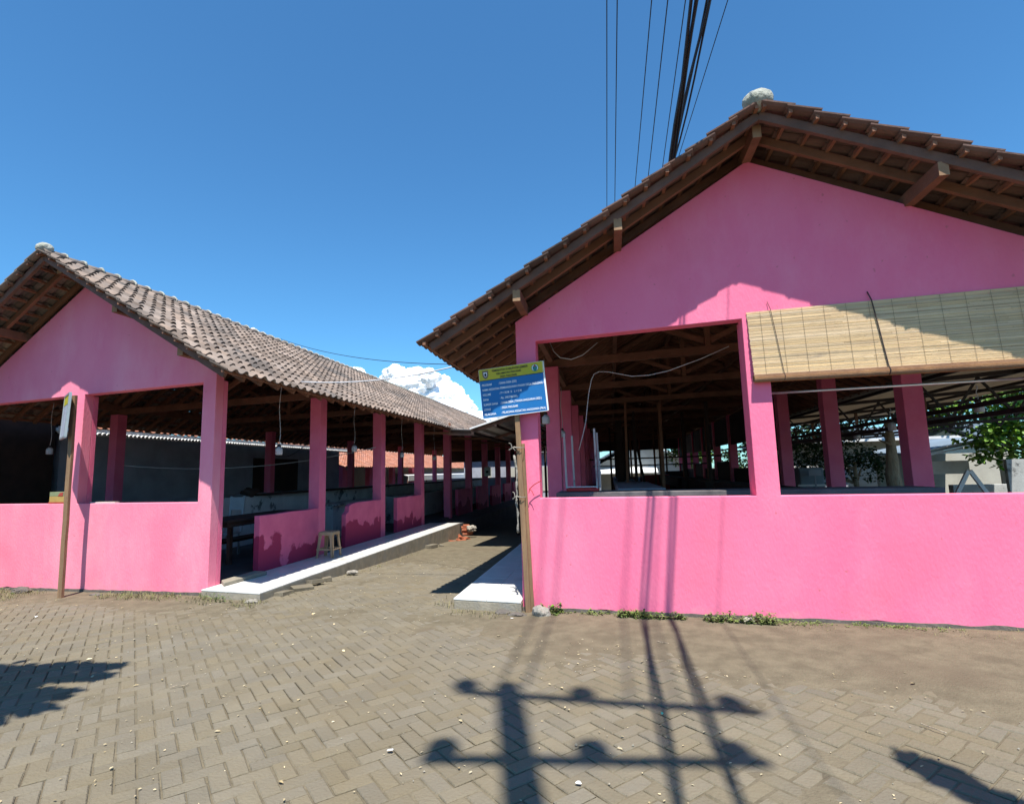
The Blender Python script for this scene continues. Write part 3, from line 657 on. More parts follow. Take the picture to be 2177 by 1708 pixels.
# the pole that carries them stands just behind the viewer
t = thing('utility_pole', W(.50, -1.09, 0), 'concrete utility pole with insulator arms behind the viewer, shadow on the paving', 'utility pole')
pb = W(.50, -1.09, 0)
G().tube([pb-ZV*.5, pb+ZV*6, pb+ZV*11.35, pb+ZV*11.72, pb+ZV*11.8], [.14, .115, .095, .085, .04], 16).build('shaft', 'pole', t, smooth=True)
def PP(xs_, ys_, h_): return W(xs_+.1143*h_, ys_-.4350*h_, h_)
for (a, b, hh, ins) in ((PP(-1.16, 3.82, 11.0), PP(.86, 3.95, 11.0), 11.0, (.02, .45, .93)), (PP(-1.12, 2.90, 9.35), PP(.74, 3.33, 9.35), 9.35, (.06, .52, .93))):
    ar = G().beam(a, b, .07, .09).build('cross_arm', 'steel_dark', t)
    for f in ins:
        p = a.lerp(b, f); G().lathe(p, [(.03, .04), (.03, .14), (.085, .16), (.10, .24), (.07, .30), (.085, .36), (.05, .42)], 12).build('insulator', 'pole', ar, smooth=True)

# ------------------------------------------------------------------ stool on the walkway
def stool(loc, label):
    p = W(*loc); t = thing('plastic_stool', p, label, 'stool'); hh = .46; ts, bs = .145, .168
    g = G(); o = []
    def ring(h, z, rr=.035):
        L = []
        for (sx, sy) in ((1, 1), (-1, 1), (-1, -1), (1, -1)):
            a0 = math.atan2(sy, sx)-math.pi/4
            for k in range(4):
                a = a0+k*math.pi/6; L.append(p+Vector((sx*(h-rr)+rr*math.cos(a), sy*(h-rr)+rr*math.sin(a), z)))
        return L
    rings = [ring(ts*.2, hh-.004, .01), ring(ts*.93, hh), ring(ts, hh-.01), ring(ts+.006, hh-.06), ring(ts-.008, hh-.06), ring(ts-.012, hh-.02)]
    for r_ in rings: g.v += r_
    n = 16
    for i in range(len(rings)-1):
        for k in range(n): g.f.append((i*n+k, i*n+(k+1) % n, (i+1)*n+(k+1) % n, (i+1)*n+k))
    g.f.append(tuple(range(n))[::-1]); g.build('seat', 'stool', t, bevel=0)
    for (sx, sy) in ((1, 1), (-1, 1), (-1, -1), (1, -1)):
        g = G(); a = p+Vector((sx*(ts-.012), sy*(ts-.012), hh-.055)); b = p+Vector((sx*bs, sy*bs, 0))
        wv = .052; 
        for (dx, dy) in (((-sx), 0), (0, (-sy))):
            d = Vector((dx, dy, 0)); e = Vector((dy != 0 and -sx or 0, dx != 0 and -sy or 0, 0))*.008
            g.add([a, a+d*.06, b+d*.04, b, a+e, a+d*.06+e, b+d*.04+e, b+e], [(0, 1, 2, 3), (7, 6, 5, 4), (0, 4, 5, 1), (1, 5, 6, 2), (2, 6, 7, 3), (3, 7, 4, 0)])
        g.build('leg', 'stool', t)
    k = .36; h2 = lerp(bs, ts, k); z = k*hh-.02; q = [p+Vector((sx*h2, sy*h2, z)) for sx, sy in ((1, 1), (-1, 1), (-1, -1), (1, -1))]
    for i in range(4): G().beam(q[i], q[(i+1) % 4], .008, .028).build('stretcher', 'stool', t)
    return t
st = stool((-5.245, 8.66, .107), 'tan plastic stool standing on the white walkway against the first column')

# ------------------------------------------------------------------ dark table and bench in the first bay
t = thing('wooden_table', W(-6.3, 7.6, .1), 'dark wooden table with square legs behind the first low pink wall', 'table')
G().box(-6.75, -5.98, 6.75, 9.1, .885, .925).build('tabletop', 'wood_dark', t, bevel=.004)
for x in (-6.7, -6.08):
    for y in (7.55, 9.0): G().box(x, x+.075, y, y+.075, .1, .884).build('leg', 'wood_old' if y < 8 else 'wood_dark', t, bevel=.003)
G().box(-6.72, -6.03, 6.8, 9.05, .81, .88).build('apron', 'wood_dark', t)
t = thing('bench', W(-7.1, 8, .1), 'low dark bench under the table in the left hall', 'bench')
G().box(-7.35, -6.95, 6.9, 9.3, .42, .46).build('seat', 'wood_dark', t)
for y in (7.1, 9.0): G().box(-7.3, -7.0, y, y+.06, .1, .419).build('leg', 'wood_dark', t)
t = thing('chair', W(-7.5, 7.6, .1), 'old grey plastic chair behind the dark table', 'chair')
G().box(-7.75, -7.40, 8.4, 8.75, .50, .53).build('seat', 'grey_plaster', t)
G().beam(W(-7.74, 8.76, .53), W(-7.74, 8.84, 1.22), .04, .04).build('back_post', 'grey_plaster', t); G().beam(W(-7.42, 8.76, .53), W(-7.42, 8.84, 1.22), .04, .04).build('back_post', 'grey_plaster', t)
G().box(-7.74, -7.42, 8.80, 8.83, .95, 1.2).build('backrest', 'grey_plaster', t)
for x in (-7.73, -7.44):
    for y in (8.42, 8.7): G().box(x, x+.03, y, y+.03, .1, .499).build('leg', 'grey_plaster', t)
tag(G().blob(W(-8.25, 10.0, 1.27), .16, 3, .2, 1.5, (1.1, 1, .6), 5).build('sack', 'wood_dark', smooth=True, origin=W(-8.25, 10.0, 1.19)), 'dark bundled sack lying on the grey counter wall of the left hall', 'sack')
# upturned red table on the counter in the right window
t = thing('folding_table', W(-.35, 7.1, 1.29), 'red folding table lying upside down with its pale legs in the air', 'table')
G().box(-.585, -.165, 6.95, 7.33, 1.288, 1.33).build('tabletop', 'red_lam', t, bevel=.01)
for x, y, z in ((-.58, 6.97, 2.04), (-.50, 7.28, 2.02), (-.185, 6.97, 2.08), (-.155, 7.05, 2.03)):
    G().beam(W(x+.0, y, 1.33), W(x-.01, y, z), .024, .024).build('leg', 'grey_plaster', t)
G().tube([W(-.57, 6.96, 1.345), W(-.2, 6.96, 1.345), W(-.17, 6.96, 1.31)], .008, 6).build('trim', 'white_paint', t)

# carton on the left sill
t = thing('carton', W(-8.78, 5.98, 1.25), 'small red yellow and green printed carton on the left window sill', 'carton')
G().box(-8.945, -8.60, 5.93, 6.05, 1.275, 1.365).build('lower_band', 'carton', t, bevel=.003)
G().box(-8.945, -8.60, 5.93, 6.05, 1.366, 1.435).build('upper_band', 'carton_green', t, bevel=.003)
G().box(-8.955, -8.58, 5.92, 6.06, 1.251, 1.274).build('base', 'carton_red', t, bevel=.003)
g = G(); g.add([W(-8.75, 5.926, 1.37), W(-8.63, 5.926, 1.37), W(-8.62, 5.926, 1.43), W(-8.70, 5.926, 1.42)], [(0, 1, 2, 3)]); g.build('printed_patch', 'carton_red', t)
tag(G().box(-8.1, -7.55, 6.0, 6.08, 1.251, 1.268).build('wood_slat', 'pale_wall', origin=W(-7.8, 6.04, 1.25)), 'flat pale offcut lying on the left window sill', 'board')

# ------------------------------------------------------------------ bricks, loose pavers, stones
def brick(loc, rz, tilt, label, m='brick', dims=(.10, .05, .028), nm='brick', grp='bricks heaped at the end of the walkway', cat='brick'):
    p = W(*loc); g = G(); R = Matrix.Rotation(rz, 3, 'Z') @ Matrix.Rotation(tilt, 3, 'Y') @ Matrix.Rotation(ru(-.2, .2), 3, 'X')
    q = []
    for sz in (-1, 1):
        for sx, sy in ((-1, -1), (1, -1), (1, 1), (-1, 1)): q.append(p+R @ Vector((sx*dims[0]*ru(.9, 1.03), sy*dims[1]*ru(.88, 1.03), sz*dims[2]*ru(.9, 1.05))))
    g.hexa(q); return tag(g.build(nm, m, bevel=.006, origin=p), label, cat, grp)
gzb = ground_z(-4.3, 14.5)
hp = [(-4.46, 15.02, 0, .1, .1), (-4.30, 14.72, 0, .9, 0), (-4.42, 14.5, 0, 1.8, .2), (-4.24, 14.42, 0, .3, -.3), (-4.36, 14.25, 0, 2.4, .3), (-4.48, 14.1, 0, .8, .1), (-4.2, 14.8, 0, 1.2, .4),
      (-4.4, 15.3, .07, .2, 0), (-4.46, 15.36, .13, .4, 0), (-4.42, 15.3, .19, 0, 0), (-4.45, 15.32, .25, .3, .1), (-4.3, 15.38, .06, 1.3, 0), (-4.28, 15.35, .12, 1.1, .1), (-4.3, 15.4, .18, .2, 0), (-4.40, 15.35, .31, .5, .05), (-4.36, 14.6, .06, .3, .9), (-4.3, 14.5, .05, 1.0, .6)]
words = ['lying on the ground at the near edge of the heap', 'tilted against its neighbours in the low heap', 'in the upright stack beside the walkway end']
for i, (x, y, z, r, tl_) in enumerate(hp):
    brick((x, y, gzb+.03+z), r, tl_, 'loose orange clay brick '+words[2 if i in range(7, 15) else (1 if i > 14 else 0)])
tag(G().blob(W(-4.22, 15.3, gzb+.26), .13, 3, .25, 1.5, (1, 1, .7), 3).build('rubble_sack', 'stone', smooth=False, origin=W(-4.22, 15.3, gzb)), 'rumpled pale sack on top of the brick stack', 'sack')
lp = [((-4.40, 6.55, .02), .9, .05, 'grey paver lying flat against the foot of the walkway, nearest the corner', (.15, .07, .03)), ((-4.42, 6.92, .035), 1.2, .1, 'grey paver resting across another beside the walkway kerb', (.12, .06, .03)),
      ((-4.44, 7.28, .0), .7, -.1, 'small broken grey paver beside the walkway kerb', (.07, .05, .03)), ((-4.44, 12.25, -.19), 1.3, .0, 'thick grey block lying by the far part of the kerb', (.16, .09, .06)), ((-4.3, 12.62, -.22), .4, .3, 'small rubble block by the far part of the kerb', (.06, .06, .045)),
      ((-4.49, 6.22, .015), 1.5, .05, 'cracked flat paver at the front corner of the kerb', (.12, .08, .028))]
for a, r, tl_, lb, dm in lp: brick(a, r, tl_, lb, 'paver', dm, 'loose_paver', 'loose pavers beside the walkway', 'paver')
def rock(loc, r, lb, seed, sq=(1, .8, .8), m='stone'):
    p = W(*loc); return tag(G().blob(p+ZV*r*.45, r, 3, .16, 1.2, sq, seed).build('stone', m, smooth=False, origin=p), lb, 'stone', 'stones at the foot of the walls')
rock((-.83, 5.93, .0), .088, 'pale rounded stone leaning beside the foot of the sign post', 2, (1, .8, .85))
rock((1.24, 6.0, .01), .075, 'grey stone in the weeds below the right window', 4, (1.2, .8, .7))
rock((-1.28, 5.93, -.01), .055, 'broken brown stone under the walkway front', 6, (1.5, .8, .6), 'foundation')
rock((-1.10, 5.88, -.015), .06, 'flat grey stone before the sign post', 8, (1.6, .9, .5), 'foundation')
rock((-9.15, 5.75, -.10), .10, 'dark stone at the end of the grass left of the side sign', 12, (1.6, .9, .6), 'foundation')
rock((-7.45, 5.72, -.06), .06, 'flat brown stone at the foot of the left wall', 13, (1.9, .8, .4), 'foundation')
rock((-4.40, 8.05, -.06), .06, 'pale rubble stone in the middle of the kerb foot', 15, (1.6, .9, .6))
rock((-4.62, 5.72, -.01), .055, 'pale broken stone at the front corner of the left walkway', 16, (1.5, .9, .6))
for i, (x, s) in enumerate(((.35, .04), (.62, .035), (-.3, .03), (1.9, .035))): pass

# ------------------------------------------------------------------ weeds, grass, litter
def leafcard(g, c, d, L_, w_, nrm=None):
    d = d.normalized(); s = d.cross(nrm or ZV); s = s.normalized() if s.length > .1 else Vector((1, 0, 0)); up_ = s.cross(d)
    g.add([c, c+d*L_*.35+s*w_+up_*.1*L_, c+d*L_*.75+s*w_*.75+up_*.06*L_, c+d*L_, c+d*L_*.75-s*w_*.75+up_*.06*L_, c+d*L_*.35-s*w_+up_*.1*L_], [(0, 1, 2, 3), (0, 3, 4, 5)])
g = G()
def weed_patch(x0, x1, y0, y1, n, hmax=.09, L_=.03):
    for _ in range(n):
        x, y = ru(x0, x1), ru(y0, y1)
        if noise.noise(Vector((x*3, y*3, 5))) < -.12: continue
        b = W(x, y, ground_z(x, y)-.005); hh = ru(.02, hmax); tp = b+Vector((ru(-.02, .02), ru(-.02, .02), hh))
        for k in range(random.randint(3, 7)):
            p = b.lerp(tp, ru(.3, 1)); a = ru(0, 6.28); leafcard(g, p, Vector((math.cos(a), math.sin(a), ru(-.1, .7))), L_*ru(.6, 1.3), L_*.32*ru(.7, 1.2))
weed_patch(.0, .66, 5.94, 6.1, 260, .10); weed_patch(.85, 1.5, 5.9, 6.1, 330, .12); weed_patch(1.5, 3.0, 5.92, 6.08, 220, .05, .018); weed_patch(-.6, 0, 5.98, 6.1, 50, .05, .02); weed_patch(-.85, -.6, 5.95, 6.12, 45, .12, .035); weed_patch(-.3, .1, 6.0, 6.12, 18, .06); weed_patch(1.4, 1.9, 5.95, 6.1, 50, .05, .02)
weed_patch(2.15, 2.9, 5.95, 6.1, 60, .05, .02); weed_patch(-5.5, -4.9, 5.62, 5.79, 60, .12, .022); weed_patch(-7.4, -5.7, 5.6, 5.85, 70, .08, .02); weed_patch(-11, -8.9, 5.4, 5.85, 120, .07, .025)
tag(g.build('weeds', 'weed'), 'low green weeds along the foot of the pink walls', 'weeds', kind='stuff')
g = G()
def grass(x0, x1, y0, y1, n, hm=.10):
    for _ in range(n):
        x, y = ru(x0, x1), ru(y0, y1)
        if noise.noise(Vector((x*2.5, y*4, 1))) < -.08: continue
        b = W(x, y, ground_z(x, y)-.01); a = ru(0, 6.28); hh = ru(.03, hm); d = Vector((math.cos(a), math.sin(a), 0)); s = Vector((-d.y, d.x, 0))*.0028
        m1 = b+ZV*hh*.6+d*hh*.25; tp = b+ZV*hh*.85+d*hh*.7
        g.add([b-s, b+s, m1+s*.7, tp, m1-s*.7], [(0, 1, 2, 3, 4)])
grass(-11.5, -8.6, 5.15, 5.85, 2200); grass(-7.5, -6.0, 5.5, 5.88, 1000, .11); grass(-6.0, -4.4, 5.45, 5.8, 700, .08); grass(-2.3, -1.9, 6.0, 6.5, 120, .12); grass(-1.9, -1.0, 5.7, 5.98, 160, .07)
grass(1.3, 4.3, 5.75, 6.15, 900, .07); grass(-.9, 1.3, 5.8, 6.1, 260, .05); grass(-4.52, -4.3, 6.2, 12, 260, .07)
tag(g.build('grass', 'dry_grass'), 'dry grass tufts along the foot of the walls', 'grass', kind='stuff')
g = G()
for _ in range(2600):
    x, y = ru(-10, 5.5), 1.0+5.0*rnd()**1.1
    if rnd() < .12: x, y = ru(-4.5, -2), ru(6, 11)
    elif rnd() < .2: x, y = ru(-1, 4.5), ru(4.4, 6)
    z = ground_z(x, y)+.006; b = W(x, y, z); a = ru(0, 6.28); L_ = ru(.008, .024)*(2.1 if rnd() < .14 else 1)
    leafcard(g, b, Vector((math.cos(a), math.sin(a), ru(-.05, .25))), L_, L_*ru(.12, .32), Vector((ru(-.3, .3), ru(-.3, .3), 1)))
tag(g.build('leaf_litter', 'litter'), 'scattered dry leaves and chips over the paving', 'litter', kind='stuff')
g = G()
for _ in range(650):
    x, y = ru(-10, 5.5), ru(1.2, 6.0)
    if _ % 3 == 0: y = ru(5.2, 6.05)
    r = ru(.003, .008)*(1.8 if rnd() < .06 else 1); c = W(x, y, ground_z(x, y)+.003+r*.3)
    vs = [c+Vector(d)*r*ru(.7, 1.2) for d in ((1, 0, 0), (0, 1, 0), (-1, 0, 0), (0, -1, 0), (0, 0, 1))]
    g.add(vs, [(0, 1, 4), (1, 2, 4), (2, 3, 4), (3, 0, 4)])
tag(g.build('pebbles', 'concrete'), 'small pebbles and crumbs on the dirt', 'pebbles', kind='stuff')
def scrap(x, y, r, lb, m='white_paint'):
    g = G(); c = W(x, y, ground_z(x, y)+.012); n = 7
    g.add([c+Vector((math.cos(i/n*6.28)*r*ru(.5, 1.1), math.sin(i/n*6.28)*r*ru(.4, .8), ru(0, .012))) for i in range(n)]+[c+ZV*.012], [(i, (i+1) % n, n) for i in range(n)])
    tag(g.build('paper_scrap', m, origin=c), lb, 'paper scrap', 'paper scraps on the paving')
scrap(-1.32, 2.9, .022, 'white crumpled scrap on the paving left of the pole shadow'); scrap(-.24, 2.86, .018, 'white scrap on the paving between the two arm shadows'); scrap(-7.0, 4.6, .03, 'white scrap near the grass below the left wall'); scrap(.24, 3.75, .016, 'tiny teal scrap on the shadow of the upper arm', 'teal')
scrap(2.6, 4.6, .02, 'white scrap on the dirt toward the right edge'); scrap(-1.13, 5.72, .028, 'white lump below the front of the right walkway')
for (x, y, a, lb) in ((-3.35, 3.3, .5, 'thin dark twig on the paving at lower left'), (1.75, 3.9, 2.2, 'short curled twig on the paving at lower right'), (.4, 5.2, 2.6, 'short dark twig on the dirt below the right wall')):
    c = W(x, y, ground_z(x, y)+.012); d = Vector((math.cos(a), math.sin(a), 0)); e = Vector((-d.y, d.x, 0))
    tag(G().tube([c-d*.05, c+e*.012+ZV*.006, c+d*.05, c+d*.07+e*.02+ZV*.01], .0035, 5).build('twig', 'bark', origin=c), lb, 'twig', 'twigs on the ground')
# purple flower
t = thing('flowering_weed', W(-.72, 6.03, .0), 'small weed with purple flowers beside the pale stone', 'plant')
g = G(); g2 = G(); b = W(-.72, 6.03, 0)
for k in range(26):
    a = ru(0, 6.28); p = b+Vector((ru(-.04, .05), ru(-.03, .02), ru(.01, .09))); leafcard(g, p, Vector((math.cos(a), math.sin(a), .4)), .035, .014)
for k in range(12):
    a = ru(0, 6.28); p = b+Vector((-.04+ru(-.015, .015), -.03, ru(.03, .09))); leafcard(g2, p, Vector((math.cos(a), math.sin(a), .2)), .014, .006)
g.build('leaves', 'leaf_bright', t); g2.build('petals', 'petal', t)

# ------------------------------------------------------------------ corrugated sheets, alley canopies
def corrugated(g, P0, du, dv, nu, nv, period, amp, nrm=ZV):
    o = len(g.v)
    for j in range(nv+1):
        for i in range(nu+1):
            g.v.append(P0+du*(i/nu)+dv*(j/nv)+nrm*(amp*math.sin(2*math.pi*i/nu*(du.length/period))))
    for j in range(nv):
        for i in range(nu): a = o+j*(nu+1)+i; g.f.append((a, a+1, a+nu+2, a+nu+1))
    return g
t = thing('alley_canopy', W(-2.5, 11.7, 2.5), 'grey corrugated canopy reaching from the right eave over the alley', 'canopy')
A = W(-3.22, 11.7, 2.57); dv = W(-1.95, 11.7, 2.90)-A; du = V*12
g = corrugated(G(), A, du, dv, 600, 2, .09, .011); s = g.build('sheet', 'zinc', t, smooth=True); m_ = s.modifiers.new('s', 'SOLIDIFY'); m_.thickness = .003
G().beam(A-V*.015+ZV*.012, A+dv-V*.015+ZV*.012, .03, .035).build('edge_strip', 'white_paint', t)
for k in range(5): G().beam(A+V*(.15+2.6*k)-ZV*.05, A+dv+V*(.15+2.6*k)-ZV*.05, .05, .07).build('bearer', 'wood_old', t)
for f in (.05, .5, .95): G().beam(A+dv*f-ZV*.11, A+dv*f+du-ZV*.11, .05, .06).build('bearer', 'wood_dark', t)
t = thing('alley_canopy', W(-4, 15, 2.9), 'dark timber-framed canopy under the far end of the left eave', 'canopy')
A = W(-4.85, 14.6, 2.86); dv = W(-2.9, 14.6, 2.74)-A; du = V*17
s = corrugated(G(), A, du, dv, 700, 2, .09, .011).build('sheet', 'zinc', t, smooth=True); m_ = s.modifiers.new('s', 'SOLIDIFY'); m_.thickness = .003
for k in range(6): G().beam(W(-5.6, 14.75+3*k, 2.80), W(-2.9, 14.75+3*k, 2.66), .05, .07).build('bearer', 'wood', t)
G().beam(W(-4.75, 14.7, 2.72), W(-2.9, 14.7, 2.60), .05, .06).build('bearer', 'wood', t)
G().beam(W(-4.7, 14.7, 3.05), W(-4.7, 14.7, 2.7), .05, .06).build('hanger', 'wood', t)
for y in (16.5, 20, 24): G().box(-3.0, -2.9, y, y+.1, -.5, 2.65).build('post', 'wood_dark', t)

# ------------------------------------------------------------------ buildings beyond the left hall
t = thing('neighbour_building', W(-12.6, 15, 0), 'grey block building with a white roof edge beyond the left hall', 'building')
G().box(-16.5, -12.6, 8.5, 21.6, -.6, 2.72).build('wall', 'grey_block', t)
G().box(-12.42, -12.36, 8.3, 22.2, 2.70, 2.86).build('fascia', 'white_paint', t)
g = G(); y = 8.3
while y < 22.2: g.tube([W(-12.30, y+.06, 2.72), W(-12.55, y+.06, 2.80)], .05, 6); y += .125
g.build('sheet_edge', 'white_paint', t)
tile_field(-16.5, 4.1, .30, 4.1, 8.4, 22.2, 1, tw=.26, exp=.4).build('roof_tiles', 'roof_tile_orange', t)
G().box(-12.61, -12.585, 15.4, 18.2, -.3, 2.3).build('dark_wall_slab', 'wood_dark', t)  # solid dark slab over a darker region of the block wall

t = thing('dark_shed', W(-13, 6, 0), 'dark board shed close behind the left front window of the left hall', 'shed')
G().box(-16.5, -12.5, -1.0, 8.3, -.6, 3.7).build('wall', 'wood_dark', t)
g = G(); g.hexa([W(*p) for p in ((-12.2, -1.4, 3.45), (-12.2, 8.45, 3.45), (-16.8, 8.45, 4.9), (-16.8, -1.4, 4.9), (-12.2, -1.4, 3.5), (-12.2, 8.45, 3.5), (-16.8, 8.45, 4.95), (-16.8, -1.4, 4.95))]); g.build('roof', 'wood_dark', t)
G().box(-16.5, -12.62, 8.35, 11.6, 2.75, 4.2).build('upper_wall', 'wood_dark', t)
t = thing('orange_roofed_building', W(-13.6, 30, 0), 'long low building with an orange tiled roof and pink pillars behind the left hall', 'building')
G().box(-19.5, -13.9, 22.7, 52, -.6, 2.3).build('wall', 'pale_wall', t)
for y in (22.9, 26.0, 29.2, 32.5): G().box(-13.45, -13.15, y, y+.35, -.6, 2.12).build('pillar', 'pink_side', t)
G().box(-13.89, -13.85, 24.2, 25.1, .0, 1.9).build('door', 'pink_side', t); G().box(-13.89, -13.85, 30.0, 31.2, .0, 1.9).build('door', 'grey_plaster', t)
tile_field(-16.6, 3.32, .345, 3.7, 22.5, 52, 1, tw=.27, exp=.30, wav=.034).build('roof_tiles', 'roof_tile_orange', t)
tile_field(-16.6, 3.32, .345, 3.7, 22.5, 52, -1, tw=.4, exp=.5, wav=.034).build('roof_tiles', 'roof_tile_orange', t)
t = thing('stall_awning', W(-12.9, 40, 1.3), 'long white awning below the orange tiled roof', 'awning')
g = G(); g.hexa([W(*p) for p in ((-13.8, 30.4, 1.75), (-12.6, 30.4, 1.50), (-12.6, 56, 1.50), (-13.8, 56, 1.75), (-13.8, 30.4, 1.78), (-12.6, 30.4, 1.53), (-12.6, 56, 1.53), (-13.8, 56, 1.78))]); g.build('sheet', 'white_paint', t)
G().box(-12.60, -12.57, 30.4, 56, 1.20, 1.54).build('valance', 'white_paint', t)
for y in (30.5, 34, 38, 42): G().box(-12.7, -12.64, y, y+.06, -.5, 1.49).build('post', 'wood_old', t)
G().box(-13.84, -13.80, 31.4, 52, -.5, 1.6).build('back_panel', 'grey_block', t)
# closing walls and market back rooms at the far end of the alley
t = thing('rear_building', W(-4, 38, 0), 'dark shed closing the far end of the covered alley', 'building')
G().box(-11.0, -.8, 38, 41, -.6, 2.9).build('wall', 'grey_block', t)
G().box(-11.4, -.6, 37.6, 41.5, 2.9, 3.05).build('roof', 'zinc', t)
for x in (-9.6, -7.4, -4.9, -3.0): G().box(x, x+.8, 37.95, 37.99, .2, 1.9).build('door', 'pale_wall', t)
t = thing('notice', W(-5.4, 24, 1.4), 'small white notice with a black mark in the dark far end of the left hall', 'notice')
G().box(-5.62, -5.32, 22.80, 22.83, 1.42, 1.82).build('sheet', 'white_paint', t)
G().box(-5.54, -5.42, 22.79, 22.798, 1.56, 1.66).build('mark', 'ink', t)

# gabled house seen through the far end of the right hall
t = thing('gabled_house', W(2.6, 43, 0), 'cream gabled house seen through the far end of the right hall', 'house')
zs = -.5
g = G(); pr = [(-1.6, zs), (6.8, zs), (6.8, 1.65), (2.6, 3.75), (-1.6, 1.65)]
g.add([W(x, 43, z) for x, z in pr]+[W(x, 50, z) for x, z in pr], [(0, 1, 2, 3, 4), (9, 8, 7, 6, 5)]+[(i, (i+1) % 5, 5+(i+1) % 5, 5+i) for i in range(5)]); g.build('wall', 'pale_wall', t)
for s in (-1, 1): G().beam(W(2.6+s*4.6, 46.2, 1.5), W(2.6, 46.2, 3.82), 8.0, .07, V.cross(U)).build('roof', 'metal_roof', t)
g = G(); g.hexa([W(*p) for p in ((-1.6, 41.6, 1.25), (3.4, 41.6, 1.25), (3.4, 43, 1.62), (-1.6, 43, 1.62), (-1.6, 41.6, 1.33), (3.4, 41.6, 1.33), (3.4, 43, 1.7), (-1.6, 43, 1.7))]); g.build('porch_roof', 'white_paint', t)

# ------------------------------------------------------------------ steel canopy on the right side
t = thing('steel_canopy', W(7, 12, 0), 'open steel-trussed canopy with pale corrugated sheets right of the hall', 'canopy')
A = W(5.15, 6.6, 2.98); du = V*17.5; dv = W(9.6, 6.6, 3.20)-A
s = corrugated(G(), A, dv, du, 420, 40, .24, .028).build('sheet', 'zinc_white', t, smooth=True); m_ = s.modifiers.new('s', 'SOLIDIFY'); m_.thickness = .003
for z, x in ((2.26, 4.80), (2.12, 4.80), (2.90, 5.25), (2.95, 6.6), (3.02, 8.0), (3.10, 9.4)): G().beam(W(x, 6.7, z), W(x, 28, z), .05, .06).build('beam', 'steel_dark', t)
for i in range(5):
    y = 7.6+3.4*i
    G().beam(W(4.8, y, 2.88), W(9.6, y, 3.10), .06, .07).build('top_chord', 'steel_dark', t); G().beam(W(4.8, y, 2.22), W(9.6, y, 2.44), .06, .06).build('bottom_chord', 'steel_dark', t); G().beam(W(4.8+2.15, y, 2.32), W(4.8+2.15, y, 2.98), .07, .05).build('hanger', 'wood_old', t)
    for k in range(5):
        x = 4.8+k*.86; G().beam(W(x, y, 2.24), W(x+.43, y, 2.90), .035, .035).build('web', 'steel_dark', t); G().beam(W(x+.43, y, 2.90), W(x+.86, y, 2.28), .035, .035).build('web', 'steel_dark', t)
    if i < 3: G().beam(W(9.55, y, -.5), W(9.55, y, 3.1), .09, .09).build('post', 'steel_dark', t)
for k in range(8): G().beam(W(4.8, 7.6+2.7*k, 2.14), W(4.8, 7.6+2.7*k+.25, 2.5), .03, .06).build('bracket', 'wood_old', t)

# beyond: shed, house, walls, trestle
t = thing('lean_to_shed', W(10.5, 20, 0), 'low shed with two pale roof edges below the trees at right', 'shed')
G().beam(W(9.35, 20, 1.82), W(11.6, 20.0, 2.30), .10, .045).build('upper_edge', 'white_paint', t); G().beam(W(9.35, 19.8, 1.70), W(11.6, 19.8, 2.17), .06, .04).build('lower_edge', 'white_paint', t)
g = G(); g.hexa([W(*p) for p in ((9.35, 20.06, 1.75), (11.6, 20.06, 2.2), (11.6, 24, 2.3), (9.35, 24, 1.85), (9.35, 20.06, 1.8), (11.6, 20.06, 2.26), (11.6, 24, 2.35), (9.35, 24, 1.9))]); g.build('roof', 'metal_roof', t)
G().box(9.5, 13.5, 23, 23.2, -.5, 1.8).build('wall', 'pale_wall', t)
for x in (9.45, 11.4): G().box(x, x+.08, 20.1, 20.18, -.5, 1.75).build('post', 'white_paint', t)
G().box(9.9, 10.9, 20.6, 20.9, 1.15, 1.55).build('counter_front', 'white_paint', t)
t = thing('white_house', W(14.8, 30, 0), 'white and pale green gabled house with a grey-blue roof behind the shed', 'house')
g = G(); pr = [(13.2, -.5), (17.4, -.5), (17.4, 1.9), (15.1, 2.9), (13.2, 2.0)]
g.add([W(x, 30, z) for x, z in pr]+[W(x, 36, z) for x, z in pr], [(0, 1, 2, 3, 4), (9, 8, 7, 6, 5)]+[(i, (i+1) % 5, 5+(i+1) % 5, 5+i) for i in range(5)]); g.build('wall', 'pale_green', t)
G().beam(W(17.9, 33, 2.0), W(15.1, 33, 3.3), 7, .06, V.cross(U)).build('roof', 'metal_roof', t); G().beam(W(12.6, 33, 2.0), W(15.1, 33, 3.3), 7, .06, V.cross(U)).build('roof', 'metal_roof', t)
G().box(14.0, 21, 37, 41, -.5, 3.6).build('rear_block', 'metal_roof', t)
G().box(14.5, 15.4, 29.95, 29.99, .5, 1.5).build('window', 'grey_block', t)
tag(G().box(8.5, 15, 16.8, 17.0, -.4, .95).build('low_wall', 'grey_plaster', bevel=.01, origin=W(11, 17, 0)), 'low grey concrete wall behind the A-shaped trestle', 'wall')
tag(G().box(10.9, 12.6, 18.6, 18.7, .3, 1.42).build('panel', 'wood_dark', bevel=.01, origin=W(11.7, 18.6, 0)), 'dark reddish timber panel standing above the low concrete wall', 'panel')
tag(G().box(9.3, 9.75, 16.2, 16.3, .2, 1.55).build('metal_grille', 'grey_plaster', origin=W(9.5, 16, 0)), 'pale narrow gate leaf beside the pink inner column', 'gate')
t = thing('trestle', W(5.3, 10, -.15), 'white A-shaped trestle standing just beyond the right window sill', 'trestle')
for s in (-1, 1): G().beam(W(5.28+s*.80, 10, -.15), W(5.28+s*.01, 10, 1.40), .055, .05).build('leg', 'white_paint', t)
G().beam(W(5.06, 10.03, .75), W(5.5, 10.03, .75), .03, .05).build('crossbar', 'white_paint', t)
t = thing('crate_stand', W(4.95, 11.2, -.15), 'small stack of pale slatted shelves beside the thick pink inner column', 'shelf')
for z in (1.05, 1.17): G().box(5.0, 5.28, 10.9, 11.2, z, z+.025).build('shelf', 'wood_cut', t)
